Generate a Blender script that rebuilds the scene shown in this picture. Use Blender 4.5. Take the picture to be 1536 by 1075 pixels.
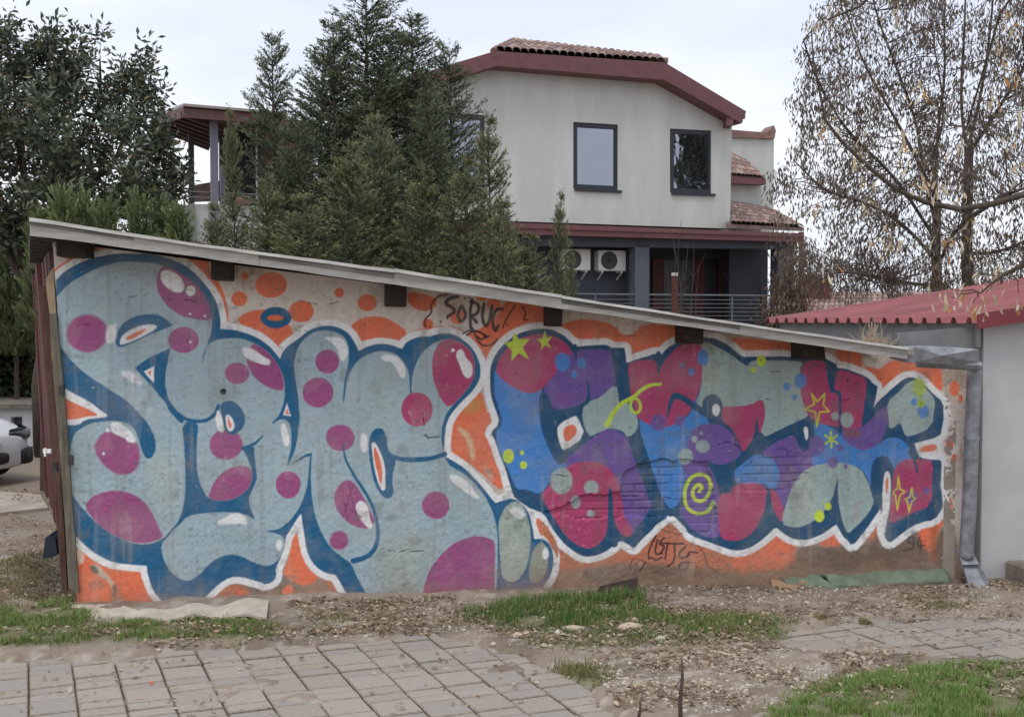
import bpy, bmesh, math, random
import numpy as np
from mathutils import Vector, Matrix
R = math.radians
for o in list(bpy.data.objects):
    bpy.data.objects.remove(o)
scene = bpy.context.scene
col = scene.collection
random.seed(7)
RNG = np.random.default_rng(7)

# ---------------------------------------------------------------- camera, sky, sun
CAM_H, F_PX, CX, CY, Y_HOR = 1.7, 1750.0, 768.0, 537.5, 484.0
PITCH = math.atan((CY - Y_HOR) / F_PX)
cam_d = bpy.data.cameras.new('camera')
cam_d.sensor_width = 36.0
cam_d.lens = 36.0 * F_PX / 1536.0
cam_d.clip_start, cam_d.clip_end = 0.05, 3000.0
cam = bpy.data.objects.new('camera', cam_d)
cam.location = (0, 0, CAM_H)
cam.rotation_euler = (math.pi / 2 - PITCH, 0, 0)
col.objects.link(cam)
scene.camera = cam

SUN_EL, SUN_AZ = 63.0, 205.0      # azimuth clockwise from +Y (north)
w = bpy.data.worlds.new('World'); scene.world = w; w.use_nodes = True
nt = w.node_tree; nt.nodes.clear()
N = nt.nodes.new; L = nt.links.new
out = N('ShaderNodeOutputWorld'); bg = N('ShaderNodeBackground'); bg.inputs['Strength'].default_value = 0.1
sky = N('ShaderNodeTexSky'); sky.sky_type = 'NISHITA'; sky.sun_disc = False
sky.sun_elevation = R(SUN_EL); sky.sun_rotation = R(SUN_AZ); sky.air_density = 1.0; sky.dust_density = 2.0
tc = N('ShaderNodeTexCoord'); mp = N('ShaderNodeMapping'); mp.inputs['Scale'].default_value = (1.0, 1.0, 2.6)
mp.inputs['Location'].default_value = (0.35, 0.1, 0.2)
nz = N('ShaderNodeTexNoise'); nz.inputs['Scale'].default_value = 3.2; nz.inputs['Detail'].default_value = 6; nz.inputs['Roughness'].default_value = 0.5
rp = N('ShaderNodeValToRGB')
rp.color_ramp.elements[0].position = 0.38; rp.color_ramp.elements[0].color = (7.9, 8.5, 9.8, 1)
rp.color_ramp.elements[1].position = 0.62; rp.color_ramp.elements[1].color = (10.0, 10.3, 10.9, 1)
mx = N('ShaderNodeMix'); mx.data_type = 'RGBA'; mx.inputs['Factor'].default_value = 0.93
L(tc.outputs['Generated'], mp.inputs['Vector']); L(mp.outputs['Vector'], nz.inputs['Vector'])
L(nz.outputs['Fac'], rp.inputs['Fac']); L(sky.outputs['Color'], mx.inputs['A']); L(rp.outputs['Color'], mx.inputs['B'])
L(mx.outputs['Result'], bg.inputs['Color']); L(bg.outputs['Background'], out.inputs['Surface'])

sd = bpy.data.lights.new('sun', 'SUN'); sd.energy = 1.2; sd.angle = R(20); sd.color = (1.0, 0.95, 0.88)
so = bpy.data.objects.new('sun', sd); col.objects.link(so); so.location = (0, -10, 30)
az = R(SUN_AZ); el = R(SUN_EL)
sdir = Vector((math.sin(az) * math.cos(el), math.cos(az) * math.cos(el), math.sin(el)))
so.rotation_euler = sdir.to_track_quat('Z', 'Y').to_euler()
vs = scene.view_settings
vs.view_transform = 'Standard'; vs.look = 'None'; vs.exposure = 0.12; vs.gamma = 1.0; vs.use_curve_mapping = False
scene.render.engine = 'CYCLES'

# ---------------------------------------------------------------- geometry of the photograph: pixel -> ray -> plane
FWD = np.array([0, math.cos(PITCH), -math.sin(PITCH)])
UPV = np.array([0, math.sin(PITCH), math.cos(PITCH)])
CAMP = np.array([0, 0, CAM_H])
def ray(px, py):
    px = np.asarray(px, float); py = np.asarray(py, float)
    return (FWD + np.multiply.outer((px - CX) / F_PX, np.array([1.0, 0, 0]))
            + np.multiply.outer((CY - py) / F_PX, UPV))
def on_plane(px, py, p0, n):
    d = ray(px, py); p0 = np.asarray(p0, float); n = np.asarray(n, float)
    t = ((p0 - CAMP) @ n) / (d @ n)
    return CAMP + d * np.asarray(t)[..., None]
def G(px, py, z=0.0): return on_plane(px, py, (0, 0, z), (0, 0, 1))
def at(px, py, Y): return on_plane(px, py, (0, Y, 0), (0, 1, 0))
def to_px(P):
    P = np.asarray(P, float) - CAMP
    zf = P @ FWD
    return CX + F_PX * P[..., 0] / zf, CY - F_PX * (P @ UPV) / zf

# ---------------------------------------------------------------- colour and noise
def s2l(c):
    c = np.asarray(c, float) / 255.0
    return np.where(c <= 0.04045, c / 12.92, ((c + 0.055) / 1.055) ** 2.4)
LIT = 0.87                     # light level the pigments were judged under
def alb(*c): return tuple(np.clip(s2l(c) / LIT, 0.003, 0.85))
def vnoise(x, y, seed=0):
    xi = np.floor(x).astype(np.int64); yi = np.floor(y).astype(np.int64)
    fx = x - xi; fy = y - yi
    fx = fx * fx * (3 - 2 * fx); fy = fy * fy * (3 - 2 * fy)
    def h(a, b):
        n = (a * 374761393 + b * 668265263 + seed * 974634777) & 0xffffffff
        n = ((n ^ (n >> 13)) * 1274126177) & 0xffffffff
        return ((n ^ (n >> 16)) & 0xffff) / 65535.0
    return (h(xi, yi) * (1 - fx) + h(xi + 1, yi) * fx) * (1 - fy) + (h(xi, yi + 1) * (1 - fx) + h(xi + 1, yi + 1) * fx) * fy
def fbm(x, y, oct=4, seed=0):
    s = 0; a = 0.5; t = 0
    for i in range(oct):
        s = s + a * vnoise(x * 2 ** i + 17.3 * i, y * 2 ** i - 9.1 * i, seed + i); t += a; a *= 0.5
    return s / t
def sstep(a, b, x):
    t = np.clip((x - a) / (b - a), 0, 1); return t * t * (3 - 2 * t)
def inpoly(x, y, poly):
    x = np.asarray(x, float); y = np.asarray(y, float); r = np.zeros(x.shape, bool)
    n = len(poly)
    for i in range(n):
        x0, y0 = poly[i]; x1, y1 = poly[(i + 1) % n]
        if y0 == y1: continue
        c = ((y0 > y) != (y1 > y)) & (x < (x1 - x0) * (y - y0) / (y1 - y0) + x0)
        r ^= c
    return r
def seg_d2(x, y, pts, closed=True):
    d = np.full(x.shape, 1e12)
    n = len(pts)
    for i in range(n if closed else n - 1):
        x0, y0 = pts[i]; x1, y1 = pts[(i + 1) % n]
        ex, ey = x1 - x0, y1 - y0; q = ex * ex + ey * ey
        if q < 1e-9: continue
        t = np.clip(((x - x0) * ex + (y - y0) * ey) / q, 0, 1)
        np.minimum(d, (x - x0 - t * ex) ** 2 + (y - y0 - t * ey) ** 2, out=d)
    return d

# ---------------------------------------------------------------- materials
MATS = {}
def mat(name, c, rough=0.8, var=0.12, scale=6.0, bump=0.15, bscale=60.0, metal=0.0, spec=0.4, c2=None, attr=None,
        stretch=(1, 1, 1), transl=0.0, bdist=0.01):
    """plain procedural surface: base colour broken up by two noises, fine bump"""
    if name in MATS: return MATS[name]
    m = bpy.data.materials.new(name); m.use_nodes = True
    t = m.node_tree; n = t.nodes; k = t.links
    b = n['Principled BSDF']; b.inputs['Roughness'].default_value = rough; b.inputs['Metallic'].default_value = metal
    b.inputs['Specular IOR Level'].default_value = spec
    tc = n.new('ShaderNodeTexCoord'); mp = n.new('ShaderNodeMapping'); mp.inputs['Scale'].default_value = stretch
    k.new(tc.outputs['Object'], mp.inputs['Vector'])
    z = n.new('ShaderNodeTexNoise'); z.inputs['Scale'].default_value = scale; z.inputs['Detail'].default_value = 6; z.inputs['Roughness'].default_value = 0.62
    k.new(mp.outputs['Vector'], z.inputs['Vector'])
    r = n.new('ShaderNodeValToRGB')
    c = np.array(c[:3])
    lo = c * (1 - var * 1.6) if c2 is None else np.array(c2[:3])
    hi = np.clip(c * (1 + var * 1.2), 0, 0.9)
    r.color_ramp.elements[0].position = 0.3; r.color_ramp.elements[0].color = (*lo, 1)
    r.color_ramp.elements[1].position = 0.7; r.color_ramp.elements[1].color = (*hi, 1)
    k.new(z.outputs['Fac'], r.inputs['Fac'])
    src = r.outputs['Color']
    if attr:
        a = n.new('ShaderNodeAttribute'); a.attribute_name = attr
        x = n.new('ShaderNodeMix'); x.data_type = 'RGBA'; x.blend_type = 'MULTIPLY'; x.inputs['Factor'].default_value = 1
        k.new(a.outputs['Color'], x.inputs['A']); k.new(r.outputs['Color'], x.inputs['B']); src = x.outputs['Result']
    k.new(src, b.inputs['Base Color'])
    if bump > 0:
        z2 = n.new('ShaderNodeTexNoise'); z2.inputs['Scale'].default_value = bscale; z2.inputs['Detail'].default_value = 4
        k.new(mp.outputs['Vector'], z2.inputs['Vector'])
        bp = n.new('ShaderNodeBump'); bp.inputs['Strength'].default_value = bump; bp.inputs['Distance'].default_value = bdist
        k.new(z2.outputs['Fac'], bp.inputs['Height']); k.new(bp.outputs['Normal'], b.inputs['Normal'])
    if transl > 0:
        tr = n.new('ShaderNodeBsdfTranslucent'); k.new(src, tr.inputs['Color'])
        ms = n.new('ShaderNodeMixShader'); ms.inputs['Fac'].default_value = transl
        k.new(b.outputs['BSDF'], ms.inputs[1]); k.new(tr.outputs['BSDF'], ms.inputs[2])
        k.new(ms.outputs['Shader'], n['Material Output'].inputs['Surface'])
    MATS[name] = m
    return m

# ---------------------------------------------------------------- object helpers
WL = {}
def tag(o, label=None, cat=None, group=None, kind=None):
    if label: o['label'] = label
    if cat: o['category'] = cat
    if group: o['group'] = group
    if kind: o['kind'] = kind
    return o
def thing(name, loc, label, cat, group=None):
    o = bpy.data.objects.new(name, None); col.objects.link(o); o.location = loc; o.empty_display_size = 0.2
    WL[o.name] = np.array(loc, float)
    return tag(o, label, cat, group)
def put(name, me, m, parent=None):
    o = bpy.data.objects.new(name, me); col.objects.link(o)
    if m is not None and not me.materials: me.materials.append(m)
    if parent is not None: o.parent = parent
    WL[o.name] = WL[parent.name] if parent is not None else np.zeros(3)
    return o
def arr_mesh(name, V, Fc, cols=None, smooth=False):
    """V (n,3), Fc (m,k) uniform face size, cols (n,3) linear"""
    V = np.asarray(V, np.float32); Fc = np.asarray(Fc, np.int32)
    me = bpy.data.meshes.new(name)
    me.vertices.add(len(V)); me.vertices.foreach_set('co', V.ravel())
    m, k = Fc.shape
    me.loops.add(m * k); me.loops.foreach_set('vertex_index', Fc.ravel())
    me.polygons.add(m); me.polygons.foreach_set('loop_start', np.arange(0, m * k, k, dtype=np.int32))
    me.polygons.foreach_set('loop_total', np.full(m, k, np.int32))
    if smooth: me.polygons.foreach_set('use_smooth', np.ones(m, bool))
    me.update(calc_edges=True)
    if cols is not None:
        a = me.color_attributes.new('Col', 'FLOAT_COLOR', 'POINT')
        c4 = np.ones((len(V), 4), np.float32); c4[:, :3] = cols
        a.data.foreach_set('color', c4.ravel())
    return me
class MB:
    """collects boxes, prisms and tubes in world coordinates; build() links them as one mesh"""
    def __init__(s): s.v = []; s.f = []
    def add(s, vs, fs):
        o = len(s.v); s.v += [tuple(map(float, p)) for p in vs]; s.f += [tuple(i + o for i in f) for f in fs]; return s
    def hexa(s, p):      # 8 corners: bottom 4 ccw, top 4 ccw
        return s.add(p, [(3, 2, 1, 0), (4, 5, 6, 7), (0, 1, 5, 4), (1, 2, 6, 5), (2, 3, 7, 6), (3, 0, 4, 7)])
    def box(s, x0, x1, y0, y1, z0, z1):
        return s.hexa([(x0, y0, z0), (x1, y0, z0), (x1, y1, z0), (x0, y1, z0), (x0, y0, z1), (x1, y0, z1), (x1, y1, z1), (x0, y1, z1)])
    def prism(s, poly, ext):
        """poly: list of 3D points (planar), ext: vector"""
        n = len(poly); e = np.asarray(ext, float)
        a = [np.asarray(p, float) for p in poly]
        return s.add(a + [p + e for p in a], [tuple(range(n - 1, -1, -1)), tuple(range(n, 2 * n))] +
                     [(i, (i + 1) % n, n + (i + 1) % n, n + i) for i in range(n)])
    def beam(s, a, b, w, h, up=(0, 0, 1)):
        a = np.asarray(a, float); b = np.asarray(b, float); d = b - a; d /= np.linalg.norm(d)
        r = np.cross(d, up); r /= np.linalg.norm(r); u = np.cross(r, d)
        q = [(-w / 2, -h / 2), (w / 2, -h / 2), (w / 2, h / 2), (-w / 2, h / 2)]
        return s.add([a + r * x + u * y for x, y in q] + [b + r * x + u * y for x, y in q],
                     [(3, 2, 1, 0), (4, 5, 6, 7), (0, 1, 5, 4), (1, 2, 6, 5), (2, 3, 7, 6), (3, 0, 4, 7)])
    def tube(s, pts, rad, n=6, cap=True):
        pts = [np.asarray(p, float) for p in pts]
        rad = rad if hasattr(rad, '__len__') else [rad] * len(pts)
        base = len(s.v); ref = np.array([0.31, 0.17, 0.93])
        for i, p in enumerate(pts):
            d = pts[min(i + 1, len(pts) - 1)] - pts[max(i - 1, 0)]; d = d / (np.linalg.norm(d) + 1e-9)
            r = np.cross(d, ref); r /= np.linalg.norm(r) + 1e-9; u = np.cross(r, d)
            for k in range(n):
                a = 2 * math.pi * k / n
                s.v.append(tuple(p + rad[i] * (math.cos(a) * r + math.sin(a) * u)))
        for i in range(len(pts) - 1):
            for k in range(n):
                a = base + i * n + k; b = base + i * n + (k + 1) % n
                s.f.append((a, b, b + n, a + n))
        if cap:
            s.f.append(tuple(base + k for k in range(n - 1, -1, -1)))
            e = base + (len(pts) - 1) * n
            s.f.append(tuple(e + k for k in range(n)))
        return s
    def disc(s, c, ax, r, n=20, t=0.01):
        c = np.asarray(c, float); ax = np.asarray(ax, float); ax /= np.linalg.norm(ax)
        return s.tube([c, c + ax * t], r, n)
    def build(s, name, m, parent=None, smooth=False, bevel=0.0):
        off = WL[parent.name] if parent is not None else np.zeros(3)
        me = bpy.data.meshes.new(name)
        me.from_pydata([tuple(np.array(p) - off) for p in s.v], [], s.f)
        bm = bmesh.new(); bm.from_mesh(me); bmesh.ops.recalc_face_normals(bm, faces=bm.faces)
        if bevel > 0:
            bmesh.ops.bevel(bm, geom=list(bm.edges), offset=bevel, segments=1, affect='EDGES', clamp_overlap=True)
        bm.to_mesh(me); bm.free()
        if smooth: me.polygons.foreach_set('use_smooth', np.ones(len(me.polygons), bool))
        me.update()
        return put(name, me, m, parent)
def copy_tree(o, parent=None):
    c = o.copy(); col.objects.link(c); c.parent = parent; WL[c.name] = WL[o.name]
    for ch in list(o.children): copy_tree(ch, c)
    return c
# ================================================================ the painted shed wall
WA = G(118, 912); WB = G(1440, 870)                     # foot of the wall, left and right corner
WD = (WB - WA) / np.linalg.norm(WB - WA)                # along the wall
WN = np.array([WD[1], -WD[0], 0.0])                     # out of the wall, towards the yard
def wallpt(px, py, off=0.0): return on_plane(px, py, WA + WN * off, WN)

def shift(org, sc): return lambda *p: [(org[0] + a / sc, org[1] + b / sc) for a, b in p]
Z1 = shift((0, 320), 3.5825); Z2 = shift((0, 600), 2.985); Z3 = shift((300, 360), 3.339); Z4 = shift((380, 620), 3.2)
Z5 = shift((700, 440), 3.84); Z6 = shift((760, 640), 3.657); Z7 = shift((1060, 480), 3.657); Z8 = shift((1100, 660), 3.523)
SC = {Z1: 3.5825, Z2: 2.985, Z3: 3.339, Z4: 3.2, Z5: 3.84, Z6: 3.657, Z7: 3.657, Z8: 3.523}

NX, NY = 1290, 430
ss = np.linspace(0, 1, NX)[None, :]; tt = np.linspace(0, 1, NY)[:, None]
xb, yb = 117 + ss * (1443 - 117), 918 + ss * (876 - 918)
xt, yt = 79 + ss * (1466 - 79), 362 + ss * (540 - 362)
PX = (xb + (xt - xb) * tt); PY = (yb + (yt - yb) * tt)
WP = wallpt(PX.ravel(), PY.ravel()).reshape(NY, NX, 3)
UU = (WP - WA) @ WD; ZZ = WP[..., 2]
X, Y = PX.ravel(), PY.ravel(); U, Zm = UU.ravel(), ZZ.ravel()
# hand wobble of sprayed edges
wob = lambda s: (fbm(X / 26.0, Y / 26.0, 3, s) - 0.5)
WX, WY = X + 2.4 * wob(11), Y + 2.4 * wob(23)
PAINT = np.zeros((X.size, 3), np.float32)
def smooth_poly(p, it=2):
    for _ in range(it):
        q = []
        for i in range(len(p)):
            a, b = p[i], p[(i + 1) % len(p)]
            q += [(a[0] * .75 + b[0] * .25, a[1] * .75 + b[1] * .25), (a[0] * .25 + b[0] * .75, a[1] * .25 + b[1] * .75)]
        p = q
    return p
def smooth_line(p, it=2):
    for _ in range(it):
        q = [p[0]]
        for i in range(len(p) - 1):
            a, b = p[i], p[i + 1]
            q += [(a[0] * .75 + b[0] * .25, a[1] * .75 + b[1] * .25), (a[0] * .25 + b[0] * .75, a[1] * .25 + b[1] * .75)]
        p = q + [p[-1]]
    return p
def sdf(poly, pad=20):
    a = np.array(poly); x0, y0 = a.min(0) - pad; x1, y1 = a.max(0) + pad
    idx = np.nonzero((WX > x0) & (WX < x1) & (WY > y0) & (WY < y1))[0]
    x, y = WX[idx], WY[idx]
    d = np.sqrt(seg_d2(x, y, poly)); d[inpoly(x, y, poly)] *= -1
    return idx, d
def lay(idx, al, c):
    al = al[:, None].astype(np.float32); PAINT[idx] = PAINT[idx] * (1 - al) + np.array(c, np.float32) * al
def fill(poly, c, soft=1.0, grow=0.0, op=1.0, it=1):
    idx, d = sdf(smooth_poly(poly, it) if it else poly, 20 + grow)
    lay(idx, op * sstep(soft, -soft, d - grow), c)
def ell(c, rx, ry, colr, soft=1.0, rot=0, op=1.0, clip=None):
    z, cx, cy = c; sc = SC[z]; (px, py), = z((cx, cy)); rx /= sc; ry /= sc
    n = 24; a = R(rot)
    pl = [(px + rx * math.cos(t) * math.cos(a) - ry * math.sin(t) * math.sin(a), py + rx * math.cos(t) * math.sin(a) + ry * math.sin(t) * math.cos(a))
          for t in np.linspace(0, 2 * math.pi, n, endpoint=False)]
    fill(pl, colr, soft, op=op, it=0)
def stroke(pts, wd, c, soft=0.9, op=1.0, it=2, taper=None):
    """wd in photo pixels (full width); taper: (w0, w1)"""
    pts = smooth_line(pts, it) if it else pts
    a = np.array(pts); x0, y0 = a.min(0) - 14; x1, y1 = a.max(0) + 14
    idx = np.nonzero((WX > x0) & (WX < x1) & (WY > y0) & (WY < y1))[0]
    x, y = WX[idx], WY[idx]
    if taper is None:
        d = np.sqrt(seg_d2(x, y, pts, False)) - wd / 2
    else:
        d = np.full(x.shape, 1e6); n = len(pts)
        for i in range(n - 1):
            wi = (taper[0] + (taper[1] - taper[0]) * (i + .5) / (n - 1)) / 2
            d = np.minimum(d, np.sqrt(seg_d2(x, y, pts[i:i + 2], False)) - wi)
    lay(idx, op * sstep(soft, -soft, d), c)

C_BLUE, C_TEAL = alb(30, 92, 130), alb(152, 171, 178)
C_MAG, C_RED = alb(150, 78, 124), alb(166, 66, 104)
C_ORG, C_WHT = alb(216, 112, 80), alb(228, 226, 234)
C_LB, C_PUR, C_GRY, C_LIME = alb(68, 126, 192), alb(106, 82, 148), alb(150, 168, 166), alb(186, 206, 66)
C_NAVY, C_INK = alb(32, 76, 110), alb(48, 26, 40)
C_LIME2, C_YEL = alb(150, 176, 60), alb(196, 186, 66)

# --- bare wall: old whitewash above, brown render splashed with mud towards the foot
base = np.array(alb(208, 198, 190)); stain = np.array(alb(168, 150, 136)); cem = np.array(alb(150, 126, 108)); dk = np.array(alb(112, 92, 78))
n1 = fbm(U * 2.2, Zm * 2.2, 5, 3); n2 = fbm(U * 9, Zm * 9, 4, 5)
PAINT[:] = base + (stain - base) * sstep(.45, .75, n1 * .6 + n2 * .4)[:, None]
low = sstep(.42, .12, Zm + (n1 - .5) * .35)
PAINT[:] = PAINT * (1 - low[:, None]) + (cem + (dk - cem) * sstep(.4, .7, n2)[:, None]) * low[:, None]
# the bare patch of damp render at the right foot
fill(Z8((340, 560), (420, 540), (560, 560), (640, 500), (760, 420), (960, 470), (1060, 560), (1080, 460), (1180, 460), (1180, 760), (100, 760), (250, 690)), alb(118, 98, 84), 9)
fill(Z8((470, 580), (620, 600), (820, 560), (1000, 580), (1050, 700), (420, 690)), alb(92, 76, 66), 12, op=.8)

# --- orange
fill(Z1((285, 300), (400, 225), (460, 190), (500, 150), (720, 165), (900, 205), (1120, 245), (1130, 320), (1180, 370), (1218, 480), (1228, 585), (1203, 585), (1180, 480), (1040, 300), (880, 240), (700, 230), (500, 250), (380, 290), (290, 340)), C_ORG)
for c, rx, ry in (((Z3, 228, 180), 20, 20), ((Z3, 357, 225), 78, 65), ((Z3, 197, 295), 41, 38), ((Z3, 697, 262), 25, 25), ((Z3, 837, 315), 49, 44),
                  ((Z3, 507, 358), 63, 55), ((Z3, 1290, 385), 40, 36), ((Z3, 1470, 320), 34, 30), ((Z3, 1140, 420), 28, 28), ((Z3, 1410, 290), 28, 16)):
    ell(c, rx, ry, C_ORG, 1.1)
fill(Z3((1040, 255), (1175, 280), (1192, 320), (1150, 352), (1100, 357), (1060, 335), (1040, 300)), C_ORG)
fill(Z3((745, 440), (790, 398), (850, 381), (920, 386), (980, 410), (1045, 460), (1010, 540), (900, 530), (800, 560)), C_ORG)
fill(Z3((175, 405), (230, 362), (300, 345), (350, 350), (430, 400), (470, 465), (440, 520), (400, 600), (350, 510), (280, 455)), C_ORG)
fill(Z3((500, 460), (560, 415), (640, 400), (720, 425), (790, 500), (740, 480), (640, 440), (560, 450)), C_ORG, 2)
fill(Z3((1040, 470), (1120, 440), (1250, 430), (1330, 455), (1420, 560), (1500, 470), (1536, 440), (1536, 560), (1430, 640), (1330, 510), (1250, 470), (1100, 490)), C_ORG, 2)
fill(Z5((110, 390), (60, 320), (0, 260), (0, 225), (90, 200), (190, 110), (215, 40), (330, 45), (480, 95), (485, 160), (400, 180), (250, 250), (150, 330)), C_ORG, 2)
fill(Z5((520, 190), (590, 160), (700, 145), (850, 180), (900, 240), (960, 235), (1010, 170), (1200, 185), (1260, 215), (1270, 270), (1110, 360), (930, 400), (920, 310), (830, 280), (640, 270)), C_ORG, 2)
fill(Z7((60, 95), (200, 95), (300, 105), (550, 135), (550, 190), (200, 175)), C_ORG, 3)
fill(Z7((700, 155), (830, 165), (858, 220), (850, 260), (800, 270), (720, 240)), C_ORG, 3)
fill(Z7((850, 250), (900, 260), (950, 270), (985, 235), (1040, 215), (1150, 225), (1285, 232), (1300, 400), (1240, 380), (1140, 290), (1060, 310), (950, 430), (930, 330)), C_ORG, 2)
for c, rx, ry in (((Z7, 1360, 377), 28, 42), ((Z7, 1392, 430), 13, 22), ((Z7, 1330, 682), 22, 31), ((Z7, 1356, 755), 15, 22), ((Z7, 1392, 705), 7, 8)): ell(c, rx, ry, C_ORG)
fill(Z8((1115, 285), (1150, 300), (1160, 350), (1135, 420), (1085, 470), (1060, 600), (1000, 570), (965, 480), (1040, 420), (1105, 370)), C_ORG, 3)
stroke(Z8((1060, 470), (1050, 640)), 9, alb(160, 92, 62), 6, .7)
ORG_LOW = alb(184, 112, 84)
fill(Z6((130, 450), (210, 470), (300, 560), (440, 690), (560, 660), (620, 600), (700, 640), (870, 480), (1010, 580), (1240, 680), (1440, 570), (1560, 600), (1580, 780), (1380, 800), (1180, 790), (900, 750), (700, 740), (500, 760), (290, 800), (240, 760), (150, 600)), ORG_LOW, 7)
fill(Z8((0, 590), (120, 560), (220, 470), (320, 530), (330, 590), (280, 660), (200, 690), (0, 700)), C_ORG, 4)
fill(Z8((430, 540), (550, 470), (600, 540), (500, 570)), C_ORG, 3); fill(Z8((640, 540), (780, 400), (790, 470), (720, 540)), ORG_LOW, 5)
fill(Z3((1255, 1060), (1265, 890), (1330, 820), (1412, 745), (1435, 850), (1445, 910), (1430, 960), (1440, 1060)), C_ORG, 2)
fill(Z4((950, 20), (1000, -20), (1130, -20), (1145, 40), (1120, 85), (1160, 190), (1205, 345), (1185, 370), (1090, 280), (1030, 235), (945, 200)), C_ORG, 1.5)
fill(Z3((1290, 840), (1400, 780), (1420, 830), (1350, 880)), alb(186, 142, 78), 5, op=.7)
fill(Z4((985, 60), (1050, 110), (1070, 220), (1045, 230), (1030, 130), (980, 80)), alb(206, 178, 140), 3, op=.9)
fill(Z4((1100, 240), (1140, 270), (1160, 330), (1120, 300)), alb(190, 160, 140), 4, op=.9)
fill(Z2((300, 655), (400, 690), (500, 720), (640, 745), (660, 850), (720, 905), (800, 945), (620, 925), (350, 930), (300, 930)), C_ORG, 2)
fill(Z2((340, 655), (372, 675), (380, 725), (345, 740)), alb(206, 180, 160), 2)
fill(Z2((405, 740), (440, 735), (500, 800), (530, 850), (505, 880), (490, 810), (420, 770)), alb(190, 168, 150), 2); fill(Z2((400, 745), (430, 738), (450, 780), (420, 775)), alb(70, 66, 62), 3); fill(Z2((500, 820), (530, 840), (510, 885)), alb(80, 76, 72), 3)
fill(Z2((490, 820), (540, 880), (560, 925), (500, 925)), alb(170, 120, 92), 6)
fill(Z2((890, 930), (960, 850), (1020, 820), (1090, 825), (1130, 870), (1090, 930)), ORG_LOW, 3); fill(Z2((1050, 850), (1110, 845), (1115, 910), (1050, 925)), C_ORG, 2)
fill(Z4((220, 540), (240, 640), (280, 740), (318, 785), (285, 818), (230, 826), (170, 800), (140, 765), (170, 700), (180, 600)), C_ORG, 1.5)
for c, rx, ry in (((Z4, 168, 852), 28, 28), ((Z4, 290, 890), 50, 40)): ell(c, rx, ry, C_ORG, 1.5)
stroke(Z4((330, 770), (375, 820), (430, 920)), 8, ORG_LOW, 3)

# --- outlines: white halo, then the blue body of both pieces
B_LEFT = (Z1((285, 372), (350, 312), (420, 270), (500, 240), (600, 220), (700, 213), (800, 215), (900, 235), (980, 270), (1060, 330), (1120, 400), (1160, 470), (1180, 540), (1185, 620), (1186, 622))
          + Z3((150, 446), (220, 460), (290, 490), (340, 525), (375, 560), (398, 592), (402, 590), (412, 560), (440, 525), (500, 490), (520, 470), (560, 445), (610, 432), (660, 430), (710, 445), (750, 475), (780, 520), (793, 555), (797, 555), (830, 535), (900, 520), (960, 525), (1008, 545), (1012, 543), (1030, 515), (1070, 490), (1130, 480), (1150, 485), (1180, 470), (1240, 465), (1300, 485), (1350, 525), (1390, 580), (1405, 640), (1400, 700), (1370, 750), (1320, 800), (1270, 850), (1240, 900), (1230, 950), (1225, 1000))
          + Z4((915, 200), (917, 206), (960, 225), (1010, 260), (1060, 310), (1110, 365), (1160, 428), (1170, 424), (1250, 398), (1322, 462), (1340, 540), (1345, 598), (1350, 602), (1385, 600), (1420, 620), (1440, 660), (1440, 720), (1425, 780), (1395, 830), (1360, 860), (1330, 865), (1302, 837), (1296, 837), (1260, 855), (1200, 862), (1170, 870), (1150, 930),
                (490, 930), (440, 850), (397, 777), (393, 774), (350, 770), (300, 735), (265, 680), (245, 600), (232, 480), (228, 482), (215, 500), (170, 570), (155, 590), (150, 640), (130, 700), (107, 743), (110, 780), (90, 810), (50, 820))
          + Z2((1180, 818), (1130, 805), (1080, 790), (1030, 790), (980, 820), (930, 870), (900, 910), (870, 935), (830, 942), (780, 935), (730, 905), (690, 860), (665, 800), (656, 741), (652, 740), (600, 738), (520, 730), (450, 705), (390, 660), (330, 600), (270, 560)))
B_RIGHT = (Z5((130, 470), (140, 400), (170, 340), (220, 285), (290, 235), (370, 208), (440, 200), (500, 210), (560, 240), (600, 280), (624, 304), (630, 304), (700, 298), (800, 292), (830, 305), (840, 315), (903, 314), (907, 318), (915, 360), (920, 402), (960, 385), (1040, 360), (1088, 346), (1112, 358), (1118, 356), (1150, 320), (1200, 285), (1260, 265), (1300, 255), (1370, 250), (1430, 260))
           + Z7((0, 90), (60, 105), (120, 140), (180, 190), (205, 202), (215, 200), (330, 198), (450, 200), (540, 203), (640, 205), (700, 238), (715, 263), (760, 265), (830, 290), (895, 325), (905, 350), (935, 370), (922, 440), (913, 478), (918, 476), (930, 455), (980, 410), (1040, 350), (1090, 315), (1140, 312), (1190, 345), (1240, 400), (1298, 450), (1300, 530), (1290, 600), (1280, 640), (1140, 678), (1165, 748), (1230, 765), (1290, 765), (1290, 800), (1285, 950))
           + Z8((1095, 200), (1105, 300), (1110, 360), (1060, 420), (1000, 430), (940, 455), (880, 500), (822, 548), (800, 510), (790, 470), (800, 400), (815, 300), (812, 200), (800, 210), (792, 290), (798, 330), (770, 370), (730, 430), (680, 500), (627, 562), (600, 525), (578, 510), (555, 450), (545, 442), (500, 480), (430, 515), (370, 528), (300, 515), (250, 480), (225, 457), (180, 500), (130, 545), (70, 575), (0, 585))
           + Z6((1180, 660), (1100, 625), (1010, 600), (985, 560), (940, 510), (920, 492), (900, 497), (880, 487), (830, 530), (770, 590), (720, 640), (700, 667), (660, 640), (620, 622), (580, 660), (520, 695), (450, 712), (400, 705), (340, 665), (290, 610), (240, 540), (205, 475), (130, 445))
           + Z4((1325, 455), (1250, 400), (1245, 385), (1220, 300), (1190, 220), (1160, 130))
           + Z5((135, 800), (190, 750), (160, 650), (135, 560)))
fill(B_RIGHT, C_WHT, 1.6, grow=9.5)
fill(B_LEFT, C_WHT, 1.5, grow=9.5)
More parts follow.
